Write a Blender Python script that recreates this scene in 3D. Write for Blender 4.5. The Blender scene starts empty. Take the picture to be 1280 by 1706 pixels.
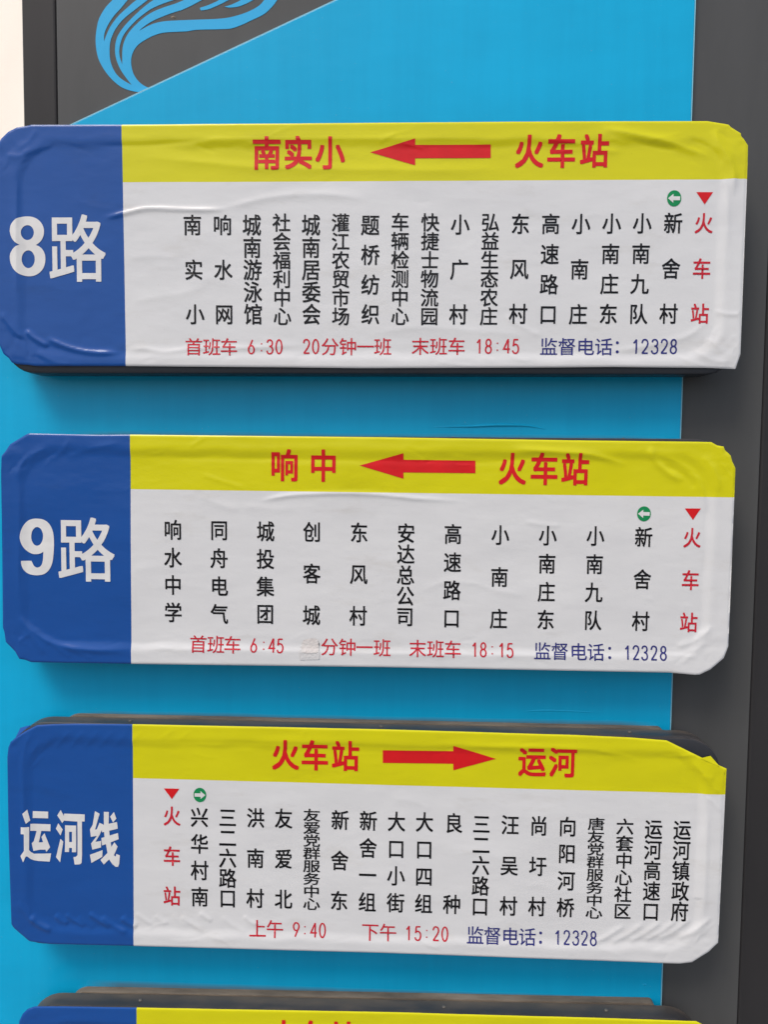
import bpy, bmesh, math, random
import numpy as np
from mathutils import Vector, Matrix, noise
from mathutils.geometry import tessellate_polygon

scene = bpy.context.scene
COL = scene.collection
R = math.radians
random.seed(7)
EYE = 1.50            # height of the camera above the pavement, metres

# ------------------------------------------------------------------ camera
cam_d = bpy.data.cameras.new('camera')
cam = bpy.data.objects.new('camera', cam_d)
COL.objects.link(cam)
scene.camera = cam
cam_d.sensor_fit = 'VERTICAL'
cam_d.sensor_height = 36.0
cam_d.lens = 36.0 * 1232.0 / 1706.0
cam_d.clip_start = 0.02
cam_d.clip_end = 400.0
pitch, yaw, roll = -0.05974, 0.03016, -0.01037
rot = Matrix.Rotation(yaw, 3, 'Z') @ Matrix.Rotation(pitch, 3, 'X') @ Matrix.Rotation(roll, 3, 'Y')
axes = Matrix(((1, 0, 0), (0, 0, -1), (0, 1, 0)))          # camera looks along -Z, up is Y
cam.matrix_world = Matrix.Translation((0, -0.95, EYE)) @ (rot @ axes).to_4x4()

# ------------------------------------------------------------------ sky, sun, exposure
SUN_EL, SUN_AZ = R(56), R(-38)          # azimuth measured from the viewer's side, negative = left
world = bpy.data.worlds.new('World')
scene.world = world
world.use_nodes = True
wn = world.node_tree
wn.nodes.clear()
sky = wn.nodes.new('ShaderNodeTexSky')
sky.sky_type = 'NISHITA'
sky.sun_disc = False
sky.sun_elevation = SUN_EL
sdir = Vector((math.sin(SUN_AZ) * math.cos(SUN_EL), -math.cos(SUN_AZ) * math.cos(SUN_EL), math.sin(SUN_EL)))  # towards the sun
sky.sun_rotation = math.atan2(sdir.x, sdir.y)
sky.air_density = 1.0
sky.dust_density = 4.0
sky.ozone_density = 0.6
bg = wn.nodes.new('ShaderNodeBackground')
bg.inputs['Strength'].default_value = 0.13
wo = wn.nodes.new('ShaderNodeOutputWorld')
wn.links.new(sky.outputs['Color'], bg.inputs['Color'])
wn.links.new(bg.outputs['Background'], wo.inputs['Surface'])
sd = bpy.data.lights.new('sun', 'SUN')
sd.energy = 1.5
sd.angle = R(24)
sd.color = (1.0, 0.955, 0.90)
sun = bpy.data.objects.new('sun', sd)
COL.objects.link(sun)
sun.rotation_euler = (-sdir).to_track_quat('-Z', 'Y').to_euler()
scene.view_settings.view_transform = 'Standard'
scene.view_settings.look = 'None'
scene.view_settings.exposure = 0.43
scene.view_settings.gamma = 1.0

# ------------------------------------------------------------------ measured layout, millimetres
# x to the right, z above or below eye height, all on the plane of the sign faces
SIGNS = [{'arrow': [(-50.7, 394.7), (5.5, 410.7), (5.6, 403.3), (99.9, 403.5), (100.2, 387.4), (5.8, 387.2), (5.9, 378.5)],
  'big': [('路', 2, -461.4, 233.8, -388.2, 318.4)],
  'cir': (328.4, 337.8, 17.7, 19.7, -1),
  'cols': [('南实小', -276.4, 305.4, -273.5, 193.7, 24.7, 27.1, 'k'), ('响水网', -237.9, 305.4, -235.9, 193.8, 24.6, 27.0, 'k'),
           ('城南游泳馆', -200.4, 305.4, -198.5, 194.0, 24.6, 27.8, 'k'), ('社会福利中心', -162.5, 308.4, -161.1, 191.5, 23.8, 24.0, 'k'),
           ('城南居委会', -125.1, 305.4, -123.9, 194.3, 24.5, 27.7, 'k'), ('灌江农贸市场', -87.5, 308.4, -86.3, 191.8, 23.6, 23.9, 'k'),
           ('题桥纺织', -49.9, 305.5, -48.5, 194.6, 24.3, 26.9, 'k'), ('车辆检测中心', -12.1, 309.2, -11.1, 192.1, 23.5, 23.9, 'k'),
           ('快捷士物流园', 25.7, 308.8, 26.2, 192.3, 23.5, 23.8, 'k'), ('小广村', 63.4, 306.3, 63.0, 194.7, 24.2, 26.8, 'k'),
           ('弘益生态农庄', 101.3, 309.2, 101.2, 192.6, 23.4, 23.8, 'k'), ('东风村', 138.8, 307.0, 138.2, 195.7, 24.1, 26.7, 'k'),
           ('高速路口', 176.6, 307.1, 175.9, 195.5, 24.0, 26.7, 'k'), ('小南庄', 214.3, 307.1, 213.5, 195.6, 23.9, 26.7, 'k'),
           ('小南庄东', 252.3, 307.5, 251.3, 196.2, 23.9, 26.6, 'k'), ('小南九队', 290.1, 307.8, 288.7, 196.3, 23.8, 26.6, 'k'),
           ('新舍村', 328.3, 307.9, 326.4, 196.8, 23.8, 26.6, 'k'), ('火车站', 365.9, 307.9, 365.1, 197.0, 23.7, 26.5, 'r')],
  'frame': [(-521.9, 426.4), (411.5, 427.6), (414.5, 121.9), (-523.6, 117.3)],
  'head': [('南', -181.3, 393.9, 38.0, 42.0), ('实', -141.5, 394.2, 37.9, 41.9), ('小', -101.3, 394.1, 37.8, 41.9), ('火', 147.8, 395.3, 37.2, 41.5),
           ('车', 187.5, 395.2, 37.1, 41.5), ('站', 228.3, 395.5, 37.0, 41.4)],
  'outline': [(-527.8, 389.9), (-526.0, 401.8), (-521.1, 412.2), (-511.6, 421.1), (-500.7, 426.2), (-485.9, 428.4), (-482.0, 429.5), (-365.7, 429.1), (-33.8, 430.5),
              (115.8, 431.0), (316.8, 431.0), (365.9, 430.9), (377.7, 429.0), (392.4, 426.5), (394.4, 423.9), (407.4, 416.3), (408.0, 412.7), (411.4, 409.1),
              (416.6, 401.5), (416.8, 390.7), (416.2, 358.8), (416.6, 227.1), (417.1, 147.0), (411.5, 128.4), (404.4, 128.7), (376.8, 129.6), (257.7, 130.0),
              (167.2, 128.7), (-61.3, 126.5), (-169.1, 127.0), (-363.5, 127.3), (-481.3, 126.6), (-492.3, 128.1), (-504.9, 128.7), (-512.8, 131.0), (-516.6, 136.4),
              (-523.6, 141.7), (-528.1, 152.4), (-531.8, 164.7)],
  'rows': [('r',
            [('首', -275.2, 152.3, 23.7, 23.6), ('班', -251.9, 152.4, 23.7, 23.6), ('车', -229.8, 152.5, 23.6, 23.6), ('6', -200.8, 152.7, 20.9, 23.6),
             (':', -187.7, 152.7, 20.9, 23.5), ('3', -176.9, 152.8, 20.8, 23.5), ('0', -165.3, 152.9, 20.8, 23.5)]),
           ('r',
            [('2', -129.9, 153.4, 20.8, 23.5), ('0', -118.3, 153.5, 20.8, 23.5), ('分', -99.9, 153.6, 23.4, 23.5), ('钟', -76.9, 153.7, 23.4, 23.5),
             ('一', -54.6, 153.8, 23.4, 23.4), ('班', -32.4, 153.9, 23.3, 23.4)]),
           ('r',
            [('末', 15.3, 154.6, 23.3, 23.4), ('班', 38.5, 154.7, 23.2, 23.4), ('车', 61.3, 154.8, 23.2, 23.4), ('1', 90.2, 155.0, 20.5, 23.3),
             ('8', 101.6, 155.0, 20.5, 23.3), (':', 112.9, 155.1, 20.5, 23.3), ('4', 124.7, 155.2, 20.4, 23.3), ('5', 136.0, 155.2, 20.4, 23.3)]),
           ('n',
            [('监', 177.6, 155.1, 23.4, 23.3), ('督', 200.6, 155.2, 23.4, 23.2), ('电', 223.9, 155.3, 23.3, 23.2), ('话', 246.8, 155.4, 23.3, 23.2),
             ('：', 263.7, 155.5, 23.3, 23.2), ('1', 287.0, 155.7, 21.0, 23.2), ('2', 298.2, 155.7, 21.0, 23.2), ('3', 310.5, 155.8, 20.9, 23.2),
             ('2', 322.1, 155.9, 20.9, 23.2), ('8', 333.7, 155.9, 20.9, 23.1)])],
  'tri': [(355.4, 345.5), (376.0, 345.4), (366.2, 330.5)],
  'vb': [(-365.7, 428.7), (-364.5, 391.0), (-363.4, 358.3), (-363.5, 127.3)],
  'yw': [(-363.4, 358.3), (416.9, 361.0)]},
 {'arrow': [(-60.6, 2.6), (-4.5, 18.9), (-4.4, 10.5), (87.8, 10.3), (88.1, -5.8), (-4.2, -5.7), (-4.1, -13.8)],
  'big': [('路', 2, -455.9, -153.1, -381.0, -68.7)],
  'cir': (303.6, -55.2, 17.4, 19.2, -1),
  'cols': [('响水中学', -304.0, -83.4, -304.4, -192.1, 24.2, 27.7, 'k'), ('同舟电气', -243.3, -83.1, -243.3, -193.1, 24.1, 27.6, 'k'),
           ('城投集团', -182.5, -83.8, -182.8, -192.1, 24.0, 27.6, 'k'), ('创客城', -121.9, -83.8, -122.1, -192.7, 23.9, 27.5, 'k'),
           ('东风村', -60.7, -83.8, -61.0, -192.5, 23.8, 27.5, 'k'), ('安达总公司', 0.2, -83.8, 0.0, -192.6, 23.7, 27.0, 'k'),
           ('高速路口', 60.6, -84.2, 60.4, -193.6, 23.6, 27.4, 'k'), ('小南庄', 121.4, -84.5, 121.3, -193.4, 23.5, 27.3, 'k'),
           ('小南庄东', 182.1, -84.5, 181.9, -193.5, 23.4, 27.2, 'k'), ('小南九队', 242.8, -84.1, 242.3, -193.3, 23.3, 27.2, 'k'),
           ('新舍村', 304.1, -84.8, 303.7, -193.5, 23.3, 27.1, 'k'), ('火车站', 365.2, -84.8, 364.8, -194.0, 23.5, 27.1, 'r')],
  'frame': [(-525.2, 38.9), (410.1, 40.8), (413.0, -258.2), (-528.2, -262.3)],
  'head': [('响', -158.0, 2.0, 37.4, 43.3), ('中', -107.5, 2.1, 37.2, 43.2), ('火', 135.0, 0.8, 36.7, 42.9), ('车', 175.5, 0.8, 36.6, 42.9), ('站', 214.7, 0.8, 36.5, 42.8)],
  'outline': [(-529.9, -9.6), (-530.7, 8.4), (-523.8, 15.8), (-516.9, 25.7), (-499.6, 35.9), (-494.0, 39.1), (-490.8, 39.9), (-402.2, 38.8), (-358.5, 39.5),
              (-29.7, 39.0), (214.9, 37.3), (366.6, 37.0), (385.1, 36.7), (392.1, 32.7), (400.6, 31.2), (402.3, 26.7), (407.7, 22.2), (410.5, 19.2), (410.9, 15.0),
              (416.3, 4.4), (416.5, 0.3), (416.5, -32.9), (416.0, -89.9), (414.9, -179.9), (416.0, -224.0), (412.6, -234.2), (410.7, -239.7), (394.5, -254.9),
              (380.9, -261.8), (375.2, -262.3), (341.6, -259.8), (262.3, -259.8), (-26.6, -259.6), (-360.4, -261.5), (-494.4, -261.9), (-502.4, -258.9), (-510.4, -257.8),
              (-516.3, -247.8), (-528.2, -235.2), (-529.9, -221.5), (-531.8, -215.9), (-530.4, -108.1)],
  'patch': [(-133.8, -229.0), (-131.5, -225.0), (-125.9, -223.7), (-118.1, -223.1), (-113.3, -224.7), (-112.5, -231.8), (-112.1, -239.7), (-114.8, -242.2),
            (-127.4, -242.8), (-133.8, -241.7), (-134.6, -235.4)],
  'rows': [('r',
            [('首', -271.2, -233.4, 23.9, 24.4), ('班', -247.8, -233.5, 23.8, 24.4), ('车', -225.9, -233.5, 23.8, 24.3), ('6', -197.8, -233.6, 20.6, 23.9),
             (':', -184.7, -233.6, 20.6, 23.9), ('4', -173.7, -233.6, 20.6, 23.9), ('5', -163.0, -233.7, 20.5, 23.9)]),
           ('r', [('分', -98.3, -233.8, 23.6, 24.2), ('钟', -74.7, -233.9, 23.6, 24.2), ('一', -52.4, -233.9, 23.5, 24.2), ('班', -29.2, -234.0, 23.5, 24.2)]),
           ('r',
            [('末', 16.9, -234.1, 23.4, 24.2), ('班', 40.3, -234.1, 23.4, 24.1), ('车', 62.6, -234.2, 23.4, 24.1), ('1', 91.4, -234.3, 20.2, 23.7),
             ('8', 102.2, -234.3, 20.2, 23.7), (':', 113.9, -234.3, 20.2, 23.7), ('1', 126.3, -234.3, 20.2, 23.7), ('5', 136.8, -234.4, 20.2, 23.7)]),
           ('n',
            [('监', 178.6, -234.5, 23.2, 24.0), ('督', 201.0, -234.5, 23.2, 24.0), ('电', 225.0, -234.6, 23.1, 24.0), ('话', 247.3, -234.6, 23.1, 24.0),
             ('：', 265.0, -234.7, 23.1, 24.0), ('1', 288.1, -234.7, 20.0, 23.6), ('2', 298.8, -234.7, 19.9, 23.5), ('3', 309.9, -234.8, 19.9, 23.5),
             ('2', 321.8, -234.8, 19.9, 23.5), ('8', 333.7, -234.8, 19.9, 23.5)])],
  'sliver': [(-112.7, -227.8), (-111.7, -229.8), (-111.6, -232.6), (-112.5, -231.0)],
  'tape': [(-136.2, -232.2), (-111.7, -231.0), (-111.0, -250.1), (-113.2, -250.9), (-136.9, -251.8), (-137.7, -241.8)],
  'tri': [(354.9, -47.7), (375.2, -47.5), (365.6, -62.1)],
  'vb': [(-358.9, 39.5), (-358.9, -31.2), (-359.2, -145.3), (-360.4, -261.9)],
  'yw': [(-358.9, -31.2), (416.5, -32.9)]},
 {'arrow': [(121.4, -378.9), (65.4, -362.1), (65.5, -369.7), (-27.1, -370.6), (-26.9, -387.6), (65.8, -386.7), (65.9, -395.5)],
  'big': [],
  'cir': (-270.1, -436.8, 17.2, 19.7, 1),
  'cols': [('火车站', -308.0, -466.5, -308.7, -576.7, 24.3, 28.2, 'r'), ('兴华村南', -270.9, -467.2, -271.0, -576.8, 24.7, 28.6, 'k'),
           ('三二六路口', -233.0, -466.7, -233.2, -577.8, 24.6, 28.5, 'k'), ('洪南村', -195.5, -466.1, -196.1, -576.8, 24.6, 28.5, 'k'),
           ('友爱北', -158.0, -466.0, -158.1, -576.9, 24.5, 28.5, 'k'), ('友爱党群服务中心', -120.5, -460.6, -120.4, -582.5, 23.7, 18.1, 'k'),
           ('新舍东', -82.7, -466.5, -83.4, -576.8, 24.4, 28.4, 'k'), ('新舍一组', -45.2, -466.4, -45.7, -577.4, 24.3, 28.4, 'k'),
           ('大口小街', -8.0, -466.3, -7.8, -577.1, 24.3, 28.3, 'k'), ('大口四组', 29.1, -466.1, 29.4, -577.3, 24.2, 28.3, 'k'),
           ('良种', 67.7, -466.6, 67.0, -577.3, 24.2, 28.3, 'k'), ('三二六路口', 104.2, -467.0, 104.2, -578.8, 24.1, 28.2, 'k'),
           ('汪吴村', 141.8, -467.0, 141.7, -577.3, 24.1, 28.2, 'k'), ('尚圩村', 179.3, -467.2, 179.4, -577.0, 24.0, 28.2, 'k'),
           ('向阳河桥', 217.0, -467.3, 216.9, -577.4, 23.9, 28.1, 'k'), ('唐友党群服务中心', 254.3, -462.8, 254.4, -583.5, 23.1, 17.9, 'k'),
           ('六套中心社区', 291.8, -465.6, 291.6, -580.2, 23.8, 23.2, 'k'), ('运河高速口', 329.0, -468.2, 328.7, -579.4, 23.8, 28.0, 'k'),
           ('运河镇政府', 366.0, -468.1, 366.2, -578.3, 23.7, 28.0, 'k')],
  'frame': [(-524.2, -345.2), (413.2, -346.4), (415.7, -645.7), (-526.2, -650.8)],
  'head': [('火', -155.9, -379.2, 37.8, 43.0), ('车', -116.9, -379.1, 37.8, 42.9), ('站', -76.4, -379.0, 37.7, 42.8), ('运', 168.7, -380.7, 37.1, 42.5),
           ('河', 208.5, -381.0, 37.0, 42.5)],
  'outline': [(-530.0, -402.8), (-529.3, -390.4), (-527.8, -378.1), (-524.4, -370.2), (-516.6, -363.5), (-504.2, -355.1), (-488.2, -346.6), (-467.5, -344.8),
              (-437.1, -343.5), (-359.6, -342.5), (-25.8, -342.4), (224.7, -344.6), (295.3, -346.3), (341.7, -349.2), (389.2, -371.7), (419.9, -384.9), (419.7, -388.4),
              (417.6, -395.3), (417.1, -419.3), (417.6, -507.1), (417.2, -593.4), (417.7, -619.3), (405.6, -632.0), (384.9, -646.9), (368.3, -649.4), (351.5, -649.5),
              (304.1, -649.0), (232.5, -648.5), (-22.6, -646.9), (-200.3, -647.4), (-361.5, -647.8), (-476.7, -648.8), (-489.1, -647.5), (-502.7, -645.8),
              (-505.5, -644.6), (-525.9, -626.7), (-529.5, -621.3), (-529.2, -568.7), (-530.1, -489.5)],
  'rows': [('r',
            [('上', -192.7, -618.3, 24.3, 25.5), ('午', -169.5, -618.3, 24.3, 25.5), ('9', -140.7, -618.4, 21.0, 25.0), (':', -129.1, -618.4, 21.0, 25.0),
             ('4', -117.1, -618.4, 21.0, 25.0), ('0', -105.5, -618.4, 21.0, 25.0)]),
           ('r',
            [('下', -41.4, -618.4, 24.1, 25.4), ('午', -17.5, -618.4, 24.0, 25.3), ('1', 10.2, -618.5, 20.8, 24.9), ('5', 22.4, -618.5, 20.8, 24.9),
             (':', 34.1, -618.5, 20.8, 24.9), ('2', 46.4, -618.5, 20.8, 24.9), ('0', 58.2, -618.5, 20.7, 24.9)]),
           ('n',
            [('监', 98.5, -618.5, 23.9, 25.3), ('督', 121.4, -618.5, 23.8, 25.2), ('电', 144.9, -618.5, 23.8, 25.2), ('话', 167.6, -618.5, 23.8, 25.2),
             ('：', 185.1, -618.6, 23.7, 25.2), ('1', 208.0, -618.6, 20.5, 24.8), ('2', 219.7, -618.6, 20.5, 24.7), ('3', 231.6, -618.6, 20.5, 24.7),
             ('2', 242.9, -618.6, 20.5, 24.7), ('8', 254.6, -618.6, 20.5, 24.7)])],
  'tri': [(-318.5, -429.0), (-297.5, -428.9), (-307.8, -443.5)],
  'vb': [(-359.6, -342.6), (-359.6, -416.0), (-361.1, -647.8)],
  'yw': [(-359.6, -416.0), (417.1, -419.3)]},
 {'arrow': None,
  'big': [],
  'cir': None,
  'cols': [],
  'frame': [(-518.0, -740.9), (407.8, -730.6), (407.8, -1038.5), (-518.0, -1038.5)],
  'head': [('火', -157.0, -765.4, 38.7, 45.0), ('车', -117.1, -765.3, 38.6, 45.0), ('站', -75.7, -765.1, 38.5, 44.9)],
  'outline': [(-522.3, -781.3), (-520.3, -759.3), (-515.4, -748.8), (-508.6, -741.7), (-498.5, -737.5), (-463.6, -736.3), (-357.8, -734.5), (-21.8, -729.4),
              (266.3, -728.0), (392.7, -727.9), (402.3, -732.5), (412.1, -740.5), (418.1, -750.5), (418.1, -1012.5), (394.1, -1034.5), (382.1, -1037.5),
              (-482.3, -1037.5), (-496.3, -1034.5), (-518.3, -1012.5)],
  'rows': [],
  'tri': None,
  'vb': [(-357.8, -734.5), (-357.8, -1037.5)],
  'yw': [(-357.8, -806.5), (418.1, -806.5)]}]
PYLON = {'blue': [(-596.7, 385.9), (-449.4, 450.3), (-99.3, 605.9), (-60.5, 624.2)],
 'blue_right': [(363.0, 602.0), (362.2, 449.0), (360.1, -273.4), (362.2, -711.0)],
 'crease': [(34.7, 55.4), (81.1, 56.2), (121.0, 58.2), (160.8, 57.7), (186.4, 52.8)],
 'crease2': [(159.5, -330.4), (189.6, -328.1), (226.1, -328.2), (266.7, -329.5)],
 'edge': [(-520.5, 613.0), (-518.7, 454.8)],
 'emblem': [(-383.4, 623.3), (-395.5, 612.0), (-405.7, 601.6), (-413.9, 588.3), (-417.5, 574.9), (-419.0, 560.6), (-417.9, 547.1), (-414.5, 534.6), (-406.7, 521.1),
            (-396.7, 509.5), (-384.7, 500.3), (-372.7, 495.9), (-361.7, 494.1), (-357.6, 494.7), (-346.5, 498.8), (-354.5, 502.1), (-362.5, 508.4), (-368.5, 517.1),
            (-371.4, 527.7), (-371.5, 537.3), (-368.2, 546.8), (-362.1, 554.5), (-352.0, 561.1), (-339.9, 566.7), (-325.9, 570.0), (-298.0, 571.2), (-283.5, 573.1),
            (-255.5, 573.6), (-238.7, 574.4), (-225.3, 578.5), (-210.8, 584.8), (-194.1, 592.7), (-182.9, 602.8), (-177.4, 610.2), (-171.9, 619.7), (-185.2, 619.8),
            (-194.1, 610.3), (-200.7, 603.4), (-210.8, 597.6), (-223.0, 592.9), (-238.7, 588.8), (-255.4, 586.8), (-283.4, 585.9), (-305.9, 585.3), (-325.8, 584.3),
            (-338.8, 582.0), (-349.9, 577.8), (-360.9, 572.1), (-355.9, 576.4), (-345.8, 583.0), (-335.8, 587.7), (-320.8, 593.3), (-305.8, 597.9), (-305.8, 597.5),
            (-292.3, 603.1), (-276.6, 611.0), (-260.9, 619.4), (-283.3, 619.6), (-299.0, 611.7), (-310.7, 607.0), (-325.7, 602.4), (-340.7, 596.8), (-351.7, 590.7),
            (-363.8, 581.2), (-373.9, 570.8), (-380.1, 560.3), (-383.2, 548.8), (-383.6, 529.6), (-386.3, 537.3), (-387.5, 546.0), (-386.1, 555.6), (-382.0, 566.1),
            (-373.9, 576.5), (-361.8, 587.9), (-345.7, 599.2), (-329.6, 606.2), (-313.7, 611.3), (-297.7, 616.9), (-321.6, 619.9), (-340.6, 611.5), (-355.6, 601.2),
            (-369.8, 588.9), (-381.9, 576.6), (-390.1, 564.2), (-393.0, 550.8), (-391.9, 537.4), (-386.5, 523.9), (-378.6, 512.3), (-371.1, 503.1), (-382.6, 509.4),
            (-391.6, 517.2), (-397.5, 527.8), (-400.2, 539.4), (-400.0, 554.7), (-397.1, 565.2), (-390.9, 576.7), (-380.8, 588.0), (-365.6, 599.4), (-348.6, 611.6),
            (-337.5, 620.0), (-347.5, 620.1), (-363.5, 611.7), (-375.6, 602.3), (-387.7, 591.9), (-397.9, 579.6), (-403.6, 569.1), (-407.7, 559.1), (-407.1, 569.1),
            (-401.9, 580.6), (-393.8, 592.0), (-384.6, 601.4), (-375.5, 611.8), (-366.4, 622.2)],
 'gray': [(-471.4, 612.6), (-472.3, 454.7), (469.3, 99.9), (467.6, -254.9), (473.0, -769.3)],
 'scuffs': [(339.2, -711.8), (-315.1, 589.5), (-35.7, 489.2)],
 'stroke1': [(-277.8, 597.6), (-279.4, 599.5), (-278.9, 601.2), (-269.9, 603.7), (-256.5, 609.2), (-249.8, 613.4), (-234.2, 613.3), (-240.9, 610.7), (-254.3, 604.4),
             (-267.7, 599.2)],
 'stroke2': [(-247.0, 602.0), (-238.6, 604.3), (-227.5, 609.0), (-220.8, 612.7), (-205.2, 612.5), (-209.7, 609.9), (-220.8, 604.7), (-229.7, 601.9), (-239.8, 600.9)]}
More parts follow.
